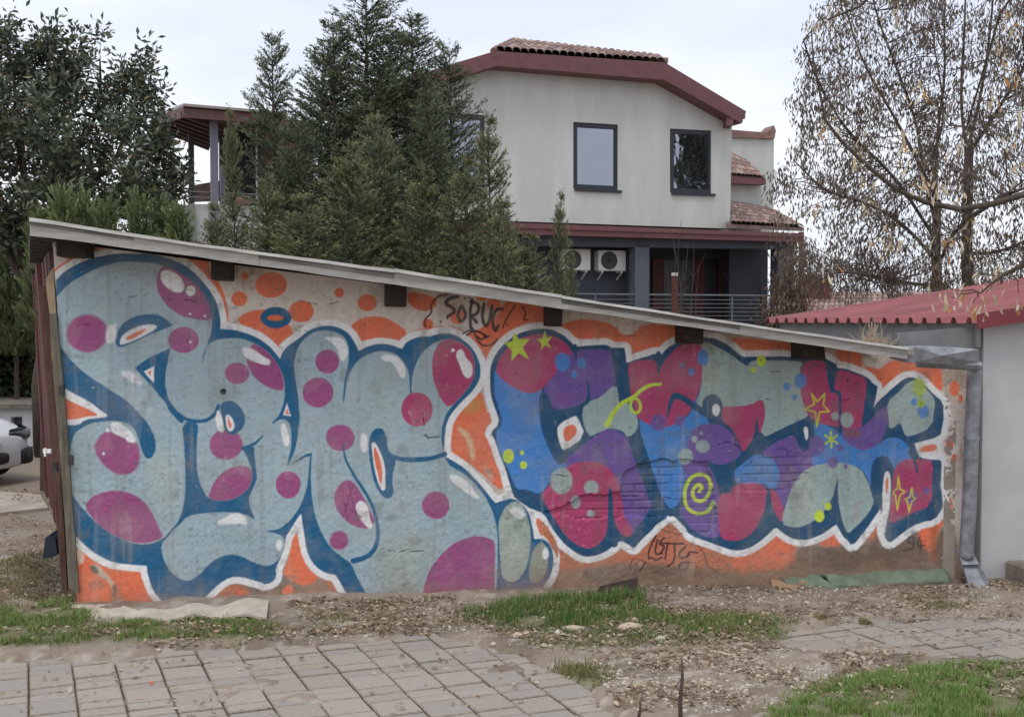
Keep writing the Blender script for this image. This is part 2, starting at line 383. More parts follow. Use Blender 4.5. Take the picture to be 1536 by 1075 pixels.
fill(Z4((1340, 470), (1400, 500), (1410, 560), (1370, 590), (1350, 560)), C_WHT, 1); fill(Z4((1352, 500), (1385, 505), (1430, 590), (1450, 640), (1400, 585), (1372, 585)), C_ORG, 1)
fill(Z4((1380, 510), (1420, 550), (1470, 640), (1460, 700), (1440, 650), (1400, 590), (1370, 580)), ORG_LOW, 1.5)
fill(B_RIGHT, C_NAVY, 1.0)
fill(B_LEFT, C_BLUE, 1.0)

# --- left piece: pale teal letters
T_A = (Z1((285, 470), (305, 450), (350, 400), (420, 345), (500, 305), (600, 270), (700, 257), (800, 262), (880, 280), (960, 315), (1040, 370), (1100, 440), (1130, 510), (1140, 570), (1138, 640), (1110, 710), (1091, 800), (1089, 800), (1095, 740), (1120, 705), (1160, 680), (1220, 668), (1300, 672), (1370, 700))
       + Z3((340, 560), (380, 610), (410, 660), (425, 720), (425, 780), (415, 830), (395, 880), (370, 915))
       + Z4((96, 47), (130, 25), (160, 30), (180, 60), (185, 110), (180, 170), (165, 230), (158, 256), (275, 195), (270, 240), (262, 330), (245, 400), (215, 460), (180, 510), (140, 545), (105, 562), (60, 560), (30, 540), (0, 500))
       + Z2((1140, 530), (1120, 480), (1115, 440), (1120, 420), (1150, 360), (1150, 330), (1140, 260), (1138, 197), (1085, 212), (1110, 260), (1130, 310), (1125, 370), (1100, 410), (1050, 440), (990, 450), (935, 440), (905, 400), (885, 340), (880, 250), (882, 160), (890, 98), (815, 98), (825, 200), (830, 300), (830, 400), (822, 480), (800, 540), (760, 590), (730, 620), (680, 640), (620, 645), (560, 630), (500, 600), (440, 555), (380, 500), (325, 425), (300, 380), (280, 200))
       + Z1((280, 700),))
T_M = (Z3((500, 520), (512, 505), (550, 470), (600, 455), (650, 455), (700, 470), (735, 500), (750, 550), (742, 620), (720, 720), (713, 800), (717, 822), (722, 800), (730, 730), (755, 650), (800, 590), (850, 567), (920, 555), (980, 570), (1020, 610), (1045, 660), (1052, 720), (1052, 830), (1058, 830), (1062, 720), (1070, 640), (1100, 580), (1150, 525), (1200, 500), (1260, 495), (1320, 520), (1360, 560), (1375, 610), (1375, 680), (1350, 730), (1310, 780), (1260, 830), (1230, 870), (1215, 930))
       + Z4((905, 60), (902, 140), (925, 238), (1000, 280), (1060, 335), (1110, 395), (1145, 460), (1165, 530), (1172, 600), (1172, 750), (1165, 850), (1150, 940), (590, 940), (565, 900), (530, 840), (495, 780), (470, 715), (430, 690), (370, 640), (330, 580), (300, 500), (285, 420), (275, 330), (280, 240), (283, 170), (158, 258), (180, 225), (205, 160), (220, 80), (225, 0))
       + Z3((500, 900), (495, 800), (485, 740), (475, 680), (470, 620), (480, 560)))
T_S = (Z2((720, 645), (760, 600), (800, 560), (840, 520), (900, 505), (1000, 498), (1090, 505), (1140, 535), (1190, 575)) + Z4((60, 565), (110, 577), (145, 592), (150, 620), (145, 650), (125, 700), (90, 725), (50, 730), (0, 715))
       + Z2((1080, 695), (1020, 688), (970, 705), (930, 740), (890, 785), (850, 808), (810, 805), (760, 770), (730, 710)))
for p in (T_A, T_M, T_S): fill(p, C_TEAL, 1.0)
GRNT = alb(150, 162, 152)
fill(Z4((1175, 540), (1185, 490), (1210, 445), (1240, 422), (1270, 420), (1300, 445), (1320, 500), (1330, 560), (1330, 640), (1320, 720), (1290, 780), (1250, 808), (1215, 805), (1190, 780), (1185, 700), (1180, 620)), GRNT)
fill(Z4((1325, 760), (1330, 700), (1345, 650), (1370, 618), (1395, 620), (1415, 660), (1415, 720), (1400, 780), (1370, 812), (1340, 812), (1325, 790)), alb(140, 146, 132))
# soft shading sprayed inside the letters
for pl, cc, op in ((Z1((330, 560), (520, 480), (620, 560), (600, 900), (450, 820)), alb(160, 186, 186), .5), (Z4((560, 620), (800, 560), (900, 640), (820, 880), (600, 880)), alb(150, 160, 152), .6),
                   (Z2((640, 260), (760, 200), (800, 420), (720, 560)), alb(164, 176, 168), .55), (Z3((800, 650), (1000, 640), (1020, 950), (800, 950)), alb(156, 176, 172), .5),
                   (Z3((60, 700), (200, 760), (120, 860), (20, 840)), alb(126, 136, 132), .5), (Z4((1240, 560), (1290, 560), (1290, 700), (1230, 700)), alb(168, 176, 164), .6)):
    fill(pl, cc, 14, op=op)
# maroon dots
ell((Z1, 470, 645), 113, 102, C_MAG, 3.0); ell((Z1, 985, 680), 82, 70, C_MAG)
fill(Z1((838, 400), (848, 320), (872, 280), (900, 285), (960, 312), (1040, 368), (1100, 438), (1132, 510), (1140, 578), (1060, 572), (980, 555), (910, 510), (866, 460)), C_MAG)
ell((Z3, 185, 667), 60, 55, C_MAG)
fill(Z3((228, 590), (262, 520), (290, 530), (340, 560), (380, 610), (410, 660), (427, 755), (370, 752), (300, 717), (250, 662)), C_MAG)
ell((Z3, 637, 608), 60, 62, C_MAG); ell((Z3, 590, 763), 77, 75, C_MAG); ell((Z3, 1087, 847), 80, 85, C_RED)
fill(Z3((1160, 650), (1163, 580), (1185, 530), (1215, 503), (1260, 495), (1320, 520), (1360, 560), (1376, 610), (1376, 680), (1350, 730), (1310, 780), (1245, 842), (1208, 800), (1173, 720)), C_RED)
ell((Z4, 417, 117), 69, 65, C_MAG); ell((Z4, 168, 341), 61, 66, C_MAG); ell((Z4, 412, 608), 46, 46, C_MAG, 2.2); ell((Z4, 877, 440), 66, 66, C_MAG)
fill(Z4((386, 405), (398, 360), (440, 318), (480, 325), (510, 370), (545, 430), (570, 480), (586, 520), (560, 552), (510, 550), (450, 522), (403, 470)), C_MAG)
fill(Z4((805, 930), (812, 850), (840, 760), (890, 690), (950, 630), (1020, 595), (1080, 583), (1152, 603), (1160, 640), (1160, 760), (1150, 930)), C_MAG)
fill(Z2((418, 220), (438, 170), (480, 135), (540, 163), (612, 178), (632, 240), (620, 300), (580, 332), (520, 332), (460, 292)), C_MAG, 2.6)
fill(Z2((373, 480), (410, 433), (460, 408), (530, 402), (600, 418), (650, 458), (690, 518), (712, 570), (735, 615), (650, 640), (580, 636), (510, 606), (440, 556)), C_MAG)
ell((Z2, 1012, 200), 75, 68, C_MAG)
fill(Z2((932, 440), (945, 390), (980, 338), (1030, 303), (1090, 290), (1127, 308), (1130, 360), (1100, 410), (1050, 440), (990, 450)), C_MAG)
# blue shapes inside the letters
fill(Z1((285, 640), (335, 725), (365, 770), (420, 830), (500, 890), (580, 940), (660, 990), (720, 1040)) + Z2((625, 60), (665, 102), (695, 170), (700, 215), (680, 258), (655, 262), (635, 225), (615, 150), (590, 110), (540, 93), (480, 92), (400, 105), (340, 140), (320, 185), (310, 240), (280, 240)), C_BLUE)
fill(Z1((300, 920), (345, 935), (400, 968), (470, 1005), (550, 1062)) + Z2((490, 72), (440, 80), (380, 87), (350, 112), (285, 112)), C_WHT)
fill(Z1((300, 960), (345, 985), (400, 1015), (460, 1045)) + Z2((450, 68), (390, 75), (340, 84), (280, 88)), C_ORG)
fill(Z1((635, 730), (615, 690), (625, 640), (660, 590), (720, 550), (790, 537), (860, 548), (910, 580), (932, 600), (880, 622), (800, 652), (720, 692)), C_BLUE)
fill(Z1((640, 708), (645, 668), (690, 630), (750, 600), (810, 594), (852, 605), (800, 642), (720, 682), (660, 706)), C_WHT); fill(Z1((668, 678), (700, 650), (770, 618), (795, 616), (740, 657), (690, 682)), C_ORG)
fill(Z1((720, 828), (800, 775), (917, 725), (905, 780), (890, 860), (890, 930), (905, 1000), (950, 1060), (985, 1085), (940, 1080), (900, 1030), (860, 980), (800, 910)), C_BLUE, it=0)
fill(Z1((773, 850), (827, 822), (829, 907), (800, 880)), C_WHT, it=0); fill(Z1((793, 853), (814, 840), (811, 875)), C_ORG, it=0)
stroke(Z2((738, -10), (775, 50), (830, 87), (890, 98), (940, 87), (970, 55), (978, 25)), 5.5, C_BLUE)
fill(Z2((740, -20), (780, 40), (830, 80), (815, 110), (780, 75), (748, 35)), C_BLUE)
fill(Z2((983, 25), (1010, 5), (1040, 4), (1080, 28), (1101, 75), (1092, 120), (1060, 152), (1030, 157), (1010, 140), (998, 90)), C_BLUE)
fill(Z2((1008, 70), (1025, 63), (1045, 88), (1052, 120), (1036, 142), (1020, 136)), C_WHT); fill(Z2((1018, 78), (1030, 88), (1040, 115), (1028, 132)), C_ORG)
stroke(Z2((1090, 218), (1140, 197), (1178, 158)), 6, C_BLUE, taper=(7, 1.5))
stroke(Z3((365, 916), (392, 890), (430, 880), (458, 892), (470, 930)), 5, C_BLUE, taper=(2, 7))
fill(Z3((417, 874), (437, 817), (455, 882)), C_WHT, it=0); fill(Z3((427, 868), (438, 840), (446, 873)), C_ORG, it=0)
stroke(Z4((430, 150), (432, 190), (450, 240), (485, 300), (535, 375), (575, 445), (597, 520), (598, 600), (580, 655), (540, 692), (480, 706)), 6, C_BLUE, taper=(2.4, 8))
fill(Z4((558, 110), (575, 80), (605, 66), (632, 85), (640, 130), (647, 180), (682, 208), (682, 240), (668, 290), (668, 340), (677, 380), (660, 407), (630, 407), (600, 370), (575, 310), (560, 240), (551, 170)), C_BLUE)
fill(Z4((564, 150), (575, 136), (590, 145), (610, 190), (630, 240), (636, 300), (636, 362), (622, 374), (600, 330), (580, 260)), C_WHT); fill(Z4((574, 163), (585, 163), (602, 200), (619, 250), (622, 332), (612, 335), (595, 280), (580, 220)), C_ORG)
stroke(Z4((655, 205), (720, 223), (800, 221), (870, 210), (920, 195)), 7.2, C_BLUE)
# glints
def glint(p, soft=1.3, op=.95): fill(p, C_WHT, soft, op=op)
ell((Z1, 925, 365), 76, 46, C_WHT, 1.2, 43); ell((Z1, 1023, 417), 25, 28, C_WHT, 1.2)
glint(Z1((568, 660), (575, 608), (600, 593), (627, 620), (622, 680), (595, 703), (573, 690)), 3); glint(Z1((645, 850), (700, 843), (750, 885), (775, 920), (720, 912), (670, 880)), 4, .8)
glint(Z3((208, 545), (230, 535), (280, 555), (320, 588), (352, 600), (350, 628), (320, 626), (270, 610), (225, 585))); glint(Z3((617, 487), (660, 485), (710, 490), (740, 528), (744, 570), (722, 606), (703, 600), (690, 540), (650, 505)))
glint(Z3((898, 582), (940, 570), (1000, 590), (1027, 640), (1030, 688), (1005, 692), (985, 650), (960, 610), (920, 606))); glint(Z3((1283, 560), (1300, 543), (1320, 553), (1332, 590), (1362, 620), (1367, 670), (1345, 697), (1318, 680), (1300, 620), (1285, 588)))
ell((Z3, 1268, 550), 9, 9, C_WHT); glint(Z2((492, 112), (510, 95), (540, 100), (572, 125), (608, 165), (606, 190), (580, 192), (550, 165), (508, 150)))
ell((Z2, 483, 135), 8, 8, C_WHT); ell((Z2, 463, 240), 6, 6, C_WHT)
glint(Z2((975, 40), (992, 68), (1003, 110), (1002, 150), (985, 140), (968, 112), (966, 75))); glint(Z2((972, 540), (1010, 525), (1040, 503), (1080, 508), (1108, 535), (1100, 557), (1050, 552), (985, 555)), 2)
glint(Z4((128, 60), (148, 42), (166, 80), (177, 130), (162, 162), (145, 150))); ell((Z4, 530, 140), 18, 46, C_WHT, 2.5)
glint(Z4((487, 440), (510, 412), (537, 425), (557, 465), (556, 500), (577, 542), (555, 553), (533, 530), (503, 490))); glint(Z4((940, 288), (990, 298), (1042, 338), (1060, 378), (1088, 402), (1070, 412), (1030, 387), (980, 347), (950, 322)), 2)
glint(Z4((1223, 462), (1250, 448), (1290, 452), (1307, 480), (1290, 507), (1270, 502), (1240, 482)), 2.4); ell((Z4, 1403, 670), 15, 30, C_WHT, 2); ell((Z4, 125, 632), 15, 25, C_WHT, 1.8)
for q in ((1020, 540), (1100, 550), (1022, 690), (620, 600)): ell((Z1, *q), 6, 6, C_WHT)
# small blue ring on the whitewash
ell((Z3, 380, 388), 79, 53, C_BLUE); ell((Z3, 378, 390), 42, 15, C_ORG)
# scratched lines in one dot
for q in (((425, 350), (455, 520)), ((455, 330), (500, 520)), ((420, 420), (520, 500)), ((480, 340), (430, 500))): stroke(Z4(*q), 1.4, alb(84, 34, 60), .8, .7)

# --- right piece: colour fields
fill(Z5((155, 470), (175, 400), (200, 470), (260, 520), (330, 555), (440, 540), (415, 600), (415, 660), (430, 740), (450, 830), (480, 910), (510, 970), (560, 1000)) + Z6((290, 205), (350, 190), (330, 230), (240, 290), (190, 372), (100, 338), (60, 346), (40, 310), (10, 240)) + Z5((190, 920), (160, 800), (208, 750), (182, 650), (158, 560)), C_LB)
fill(Z5((160, 440), (190, 370), (240, 305), (310, 260), (390, 235), (450, 235), (520, 250), (570, 285), (605, 330), (612, 370), (560, 440), (500, 480), (430, 555), (380, 576), (320, 566), (250, 530), (195, 490)), C_RED)
fill(Z5((436, 560), (480, 500), (520, 455), (540, 400), (600, 345), (640, 322), (820, 318), (835, 350), (850, 450), (864, 515), (820, 560), (770, 600), (720, 612), (700, 622), (640, 652), (500, 672), (470, 600)), C_PUR)
fill(Z5((655, 660), (720, 612), (770, 600), (864, 513), (880, 620), (950, 640), (990, 720), (985, 790), (930, 832), (900, 790), (830, 775), (780, 790), (690, 832)), C_GRY)
fill(Z6((330, 170), (430, 90), (500, 40), (540, 12), (580, 10), (640, 40), (665, 75), (690, 150), (720, 230), (760, 330), (800, 430), (770, 480), (720, 540), (690, 590), (640, 500), (640, 400), (600, 300), (560, 230), (500, 200), (430, 190), (350, 220), (320, 205)), C_PUR)
fill(Z6((188, 372), (240, 310), (330, 213), (420, 188), (500, 190), (560, 225), (602, 280), (627, 350), (640, 430), (645, 500), (693, 560), (682, 596), (650, 602), (618, 580), (590, 520), (580, 350), (560, 340), (558, 540), (540, 600), (510, 642), (460, 667), (400, 657), (340, 612), (290, 550), (240, 470), (205, 410)), C_RED)
fill(Z5((925, 402), (1000, 387), (1090, 377), (1103, 460), (1108, 460), (1120, 420), (1160, 360), (1210, 310), (1270, 285), (1340, 285), (1372, 300), (1375, 400), (1357, 490), (1340, 560), (1320, 620), (1280, 690), (1220, 742), (1160, 772), (1080, 772), (1010, 732), (982, 710), (945, 590), (935, 500)), C_RED)
fill(Z6((735, 18), (800, -20), (870, 20), (1000, -60), (1090, -60), (1130, 0), (1010, 40), (995, 100), (945, 150), (960, 220), (985, 260), (975, 330), (960, 400), (930, 440), (900, 452), (870, 420), (835, 330), (790, 190), (745, 70)), C_LB)
fill(Z5((985, 712), (1040, 750), (1120, 778), (1220, 745), (1290, 690), (1345, 560), (1400, 690), (1370, 735), (1310, 770), (1285, 830), (1270, 930), (1100, 960), (1040, 960)), C_LB)
fill(Z7((-40, 115), (20, 128), (60, 150), (130, 190), (190, 235), (230, 255), (238, 222), (340, 220), (460, 222), (532, 228), (512, 270), (520, 330), (515, 400), (530, 450), (545, 480), (562, 530), (480, 570), (400, 605), (300, 650), (280, 500), (240, 465), (150, 475), (85, 475), (60, 480), (-20, 480), (-70, 520), (-35, 400), (-25, 300), (-20, 180)), C_GRY)
fill(Z6((990, 100), (1010, 30), (1060, -15), (1150, -20), (1220, 20), (1270, 80), (1290, 140), (1260, 180), (1200, 207), (1140, 203), (1112, 180), (1130, 260), (1160, 330), (1182, 420), (1160, 500), (1172, 602), (1110, 606), (1040, 582), (990, 530), (955, 470), (985, 400), (990, 260), (958, 220)), C_PUR)
fill(Z7((82, 470), (150, 474), (240, 465), (300, 424), (323, 490), (312, 580), (250, 670), (200, 735), (178, 660), (130, 585), (82, 555)), C_RED)
fill(Z6((1158, 400), (1200, 340), (1270, 315), (1350, 300), (1410, 320), (1432, 360), (1420, 440), (1390, 520), (1350, 580), (1290, 622), (1230, 627), (1170, 612), (1158, 500)), C_RED)
fill(Z7((330, 700), (420, 650), (487, 628), (500, 690), (535, 727), (572, 690), (592, 640), (650, 650), (660, 720), (600, 800), (530, 840), (480, 900), (440, 960), (400, 1000), (370, 960), (390, 830), (350, 760), (290, 735)), C_PUR)
fill(Z7((140, 850), (180, 772), (250, 738), (330, 738), (392, 790), (403, 870), (375, 940), (300, 890), (170, 900)), C_LB, 2.5)
fill(Z8((195, 240), (240, 295), (268, 360), (258, 440), (225, 400), (200, 330)), C_RED); fill(Z8((240, 210), (330, 130), (350, 180), (300, 270), (268, 370), (240, 300)), C_PUR, 2)
fill(Z7((585, 555), (640, 565), (730, 615), (780, 680), (850, 717), (900, 707), (960, 662), (1000, 640), (1050, 645), (1100, 680), (1142, 762), (1080, 772), (1035, 832), (1020, 800), (990, 752), (960, 740), (920, 760), (900, 820), (897, 930), (880, 850), (830, 800), (770, 790), (700, 800), (600, 810), (575, 770), (600, 650)), C_LB)
fill(Z7((530, 235), (570, 222), (652, 222), (662, 300), (680, 385), (722, 402), (732, 480), (732, 592), (690, 580), (640, 572), (600, 562), (560, 530), (530, 460), (515, 400), (515, 300)), C_RED)
fill(Z7((700, 320), (728, 268), (800, 290), (882, 325), (872, 430), (856, 562), (850, 602), (800, 592), (742, 612), (736, 480), (735, 395), (692, 375)), C_RED)
fill(Z7((742, 640), (745, 600), (800, 590), (848, 592), (900, 540), (985, 458), (996, 530), (985, 600), (960, 662), (900, 707), (850, 717), (780, 682)), C_PUR)
fill(Z7((740, 600), (800, 585), (855, 615), (830, 645), (770, 640)), alb(136, 84, 96), 4, op=.8)
fill(Z7((985, 460), (1050, 392), (1100, 342), (1140, 330), (1200, 372), (1250, 430), (1252, 500), (1242, 592), (1170, 622), (1090, 648), (1062, 562), (1000, 602), (995, 530)), C_GRY)
fill(Z8((253, 442), (268, 360), (310, 250), (360, 170), (430, 130), (520, 118), (600, 118), (672, 148), (702, 200), (727, 270), (742, 330), (720, 372), (680, 422), (640, 462), (604, 500), (580, 450), (556, 330), (555, 190), (540, 270), (510, 332), (470, 392), (420, 432), (360, 457), (300, 457)), C_GRY)
fill(Z8((842, 170), (870, 125), (910, 98), (1000, 98), (1057, 108), (1052, 230), (1046, 347), (960, 377), (880, 417), (822, 448), (830, 330)), C_RED)
# rough sprayed clouds of a second colour
for pl, cc, op in ((Z5((250, 600), (400, 640), (420, 860), (260, 860)), alb(84, 120, 168), .45), (Z5((500, 560), (640, 560), (620, 640), (520, 650)), alb(128, 80, 140), .5), (Z5((1380, 420), (1450, 440), (1440, 540), (1370, 520)), alb(164, 168, 140), .6),
                   (Z6((850, 120), (930, 90), (950, 160), (880, 170)), alb(116, 142, 170), .6), (Z8((60, 100), (200, 110), (220, 220), (60, 200)), alb(96, 134, 176), .5), (Z7((400, 780), (480, 760), (470, 900), (410, 930)), alb(110, 80, 128), .5),
                   (Z8((340, 290), (370, 290), (375, 420), (345, 420)), alb(168, 150, 150), .5), (Z8((640, 320), (670, 320), (665, 420), (640, 420)), alb(164, 142, 150), .5), (Z7((760, 320), (850, 340), (850, 420), (780, 400)), alb(132, 58, 84), .5),
                   (Z6((640, 330), (780, 350), (790, 470), (650, 470)), alb(112, 84, 140), .5), (Z6((960, 260), (1000, 250), (990, 330), (960, 330)), alb(94, 110, 164), .5)):
    fill(pl, cc, 9, op=op)
# navy letter lines
fill(Z5((413, 640), (418, 585), (450, 568), (472, 600), (490, 655), (512, 670), (640, 650), (690, 612), (700, 560), (684, 490), (692, 490), (712, 560), (714, 625), (660, 662), (692, 832), (560, 907), (575, 962), (540, 987), (500, 950), (460, 870), (430, 770), (415, 690)), C_NAVY)
fill(Z5((518, 780), (540, 745), (620, 703), (642, 710), (682, 822), (562, 907), (540, 880)), C_WHT); fill(Z5((553, 790), (575, 758), (622, 750), (637, 800), (602, 842), (565, 857)), C_ORG)
stroke(Z5((622, 300), (630, 380)), 4, C_NAVY, taper=(6, 1.5)); stroke(Z5((1105, 350), (1105, 460)), 4, C_NAVY, taper=(8, 1.5))
fill(Z5((838, 310), (907, 312), (922, 395), (936, 500), (947, 592), (880, 632), (862, 515), (850, 430)), C_NAVY, it=0)
fill(Z6((665, 70), (727, 18), (747, 70), (782, 190), (822, 320), (862, 420), (905, 455), (880, 500), (780, 560), (720, 600), (700, 580), (790, 480), (800, 440), (765, 320), (725, 230), (690, 140)), C_NAVY, it=0)
stroke(Z6((565, 338), (570, 450), (578, 560), (590, 640)), 6, C_NAVY, taper=(4, 11))
fill(Z5((1150, 722), (1162, 620), (1182, 577), (1210, 567), (1260, 588), (1330, 638), (1405, 690), (1380, 717), (1310, 672), (1240, 617), (1207, 606), (1187, 630), (1168, 685), (1158, 722)), C_NAVY)
ell((Z5, 1415, 650), 59, 72, C_NAVY); ell((Z5, 1437, 670), 21, 35, C_WHT)
fill(Z7((585, 525), (480, 563), (390, 608), (300, 652), (285, 640), (275, 505), (258, 645), (222, 697), (180, 747), (120, 787), (50, 795), (0, 770), (30, 835), (110, 842), (180, 802), (250, 742), (330, 692), (420, 642), (488, 615), (500, 682), (530, 724), (556, 717), (577, 650)), C_NAVY)
fill(Z7((528, 590), (556, 586), (560, 640), (546, 668)), C_WHT)
fill(Z6((1097, 178), (1150, 212), (1240, 200), (1252, 290), (1240, 350), (1190, 372), (1160, 320), (1140, 260)), C_NAVY, 2)
fill(Z7((648, 213), (712, 240), (716, 270), (697, 378), (738, 393), (742, 600), (728, 642), (724, 402), (680, 397), (665, 330)), C_NAVY, it=0)
fill(Z7((880, 318), (905, 345), (937, 365), (925, 440), (915, 480), (1000, 420), (980, 455), (915, 522), (862, 582), (850, 577), (866, 450)), C_NAVY, it=0)
fill(Z7((955, 664), (1010, 605), (1061, 552), (1078, 612), (1096, 647), (1242, 592), (1252, 430), (1300, 460), (1292, 622), (1140, 678), (1110, 660), (1050, 640), (990, 640)), C_NAVY)
fill(Z8((556, 183), (546, 300), (572, 420), (606, 502), (590, 522), (545, 445), (480, 482), (415, 442), (480, 385), (525, 310)), C_NAVY, it=0)
stroke(Z8((180, 290), (176, 380), (190, 440)), 5, C_NAVY, taper=(3, 12)); fill(Z8((178, 330), (200, 400), (235, 440), (225, 460), (150, 490), (165, 420)), C_NAVY)
fill(Z8((723, 180), (735, 120), (765, 85), (800, 78), (830, 103), (843, 180), (832, 330), (815, 445), (790, 440), (775, 350), (745, 330)), C_NAVY)
stroke(Z8((935, 60), (960, 110), (968, 170)), 5, C_NAVY, taper=(7, 1.5))
fill(Z8((785, 262), (795, 180), (810, 158), (831, 180), (831, 300), (815, 420), (798, 505), (778, 490), (774, 420), (790, 350)), C_WHT); fill(Z8((799, 230), (808, 193), (819, 200), (816, 260), (805, 290)), C_ORG)
fill(Z7((1140, 676), (1282, 640), (1286, 742), (1166, 746)), C_WHT, 1.2, it=0); fill(Z7((1170, 692), (1262, 674), (1262, 715), (1176, 724)), C_ORG, 1.5)
# coloured bubbles
for c, rx, ry, cc in (((Z5, 550, 395), 45, 53, C_LB), ((Z5, 662, 400), 27, 31, C_LB), ((Z5, 617, 465), 18, 22, C_LB), ((Z5, 1360, 368), 34, 46, C_LB), ((Z5, 1292, 450), 18, 23, C_LB), ((Z5, 1240, 415), 12, 13, C_LB),
                      ((Z7, 515, 333), 32, 42, C_LB), ((Z7, 440, 362), 20, 22, C_LB), ((Z7, 480, 425), 14, 16, C_LB), ((Z5, 1105, 745), 45, 50, C_PUR), ((Z5, 1225, 735), 28, 30, C_PUR),
                      ((Z5, 1360, 880), 40, 38, C_GRY), ((Z5, 1313, 838), 17, 20, C_GRY), ((Z5, 1353, 803), 9, 9, C_GRY), ((Z5, 1260, 940), 45, 48, C_GRY), ((Z6, 300, 295), 61, 73, C_GRY), ((Z6, 463, 335), 40, 42, C_GRY), ((Z6, 380, 415), 28, 36, C_GRY), ((Z6, 465, 480), 20, 20, C_GRY),
                      ((Z7, 770, 545), 35, 42, C_GRY), ((Z7, 705, 527), 20, 23, C_GRY), ((Z7, 693, 778), 27, 32, C_PUR), ((Z7, 730, 700), 18, 20, C_PUR), ((Z7, 762, 800), 10, 14, C_PUR), ((Z7, 605, 690), 45, 55, C_PUR),
                      ((Z7, 1187, 500), 33, 40, C_LB), ((Z7, 1137, 447), 18, 20, C_LB), ((Z7, 265, 310), 16, 22, C_GRY), ((Z8, 1020, 265), 16, 20, C_PUR), ((Z8, 940, 300), 30, 40, C_PUR)):
    ell(c, rx, ry, cc, 1.8, op=.92)
fill(Z6((420, 360), (510, 360), (510, 400), (420, 400)), C_RED, 2)
# lime doodles
fill(Z5((277, 222), (302, 265), (364, 262), (322, 310), (360, 380), (300, 345), (258, 394), (263, 330), (215, 280), (265, 275)), C_LIME, .9, it=0); fill(Z5((450, 212), (460, 255), (493, 248), (466, 280), (486, 315), (450, 295), (430, 322), (430, 285), (402, 262), (435, 260)), C_LIME, .9, it=0)
stroke(Z5((1118, 520), (1060, 525), (1000, 560), (960, 600), (900, 625), (850, 680), (812, 758)), 5.5, C_LIME, taper=(4.5, 7.5)); stroke(Z5((965, 597), (1000, 620), (1002, 670), (975, 692), (945, 670), (945, 620), (965, 597)), 4.2, C_LIME)
ell((Z5, 240, 937), 33, 42, C_LIME); ell((Z5, 318, 918), 12, 14, C_LIME); ell((Z5, 328, 988), 20, 22, C_LIME)
stroke(Z6((1060, 352), (1077, 335), (1060, 313), (1035, 325), (1020, 360), (1035, 400), (1075, 410), (1110, 380), (1125, 320), (1105, 270), (1060, 255), (1010, 280), (980, 340), (980, 410), (1005, 460), (1060, 482), (1110, 465), (1137, 415)), 5.2, C_LIME)
ell((Z7, 300, 222), 26, 30, C_LIME); ell((Z7, 255, 272), 15, 17, C_LIME)
stroke(Z7((575, 403), (605, 445), (647, 403), (640, 465), (672, 502), (620, 505), (606, 585), (595, 505), (540, 490), (590, 460), (575, 403)), 2.6, C_YEL, .8, it=0)
for a in range(6): stroke(Z7((685, 655), (685 + 36 * math.cos(a * 1.05 + .5), 655 + 42 * math.sin(a * 1.05 + .5))), 3.0, C_LIME, it=0)
ell((Z7, 1165, 365), 40, 48, C_LIME2, 4, op=.85); ell((Z7, 1175, 458), 22, 22, C_LIME2, 2); stroke(Z7((1160, 320), (1170, 460)), 5, C_LIME2, 3, .7)
ell((Z8, 455, 402), 27, 34, C_LIME); ell((Z8, 503, 348), 18, 22, C_LIME); ell((Z8, 475, 330), 6, 7, C_LIME)
for p in (((873, 188), (880, 258), (906, 270), (880, 292), (868, 370), (857, 292), (842, 272), (866, 256), (873, 188)), ((941, 253), (950, 298), (964, 305), (945, 325), (930, 378), (921, 322), (910, 310), (933, 300), (941, 253))): stroke(Z8(*p), 2.4, C_YEL, .8, it=0)

# --- black tags
def ink(z, lines, wd=2.6, it=1, op=.92):
    for l in lines: stroke(z(*l), wd, C_INK, .7, op, it)
ink(Z3, (((1292, 282), (1250, 288), (1225, 318), (1262, 335), (1280, 355), (1240, 382)), ((1310, 330), (1285, 370), (1305, 415), (1335, 380), (1310, 330)), ((1362, 300), (1350, 370), (1358, 440)), ((1355, 310), (1400, 322), (1392, 370), (1358, 380), (1385, 410)),
         ((1422, 320), (1412, 400), (1432, 436), (1452, 400), (1462, 330)), ((1512, 345), (1482, 345), (1462, 400), (1478, 462), (1495, 430))), 5.0)
ink(Z3, (((1235, 270), (1185, 280), (1152, 330), (1165, 360), (1120, 400), (1130, 435)), ((1318, 468), (1350, 450), (1400, 458), (1436, 480)), ((1365, 440), (1390, 500), (1450, 480)), ((1325, 290), (1328, 294)), ((1345, 288), (1348, 292)), ((1206, 408), (1208, 410)), ((1236, 390), (1238, 392)), ((1150, 435), (1152, 437))), 2.8)
ink(Z5, (((280, 72), (250, 110), (225, 160), (212, 198)), ((320, 78), (342, 110), (325, 150), (352, 156)), ((58, 262), (90, 302), (150, 297), (178, 262)), ((235, 182), (238, 184)), ((0, 240), (40, 215), (90, 225), (110, 250)), ((65, 250), (67, 252)), ((100, 245), (102, 247))), 2.6)
ink(Z6, (((818, 598), (775, 680), (782, 722)), ((825, 620), (812, 700), (852, 690)), ((862, 608), (830, 640), (870, 655), (840, 692)), ((882, 640), (868, 722)), ((850, 637), (970, 640)), ((922, 640), (922, 735), (882, 762)), ((982, 655), (940, 690), (955, 722), (1002, 700)), ((1047, 690), (1000, 680), (988, 712)), ((1000, 740), (950, 740), (943, 780), (980, 787), (997, 750)),
         ((790, 715), (820, 730), (850, 712)), ((760, 740), (730, 790)), ((1010, 742), (1012, 744)), ((1040, 765), (1042, 767)), ((710, 750), (712, 752))), 2.8)
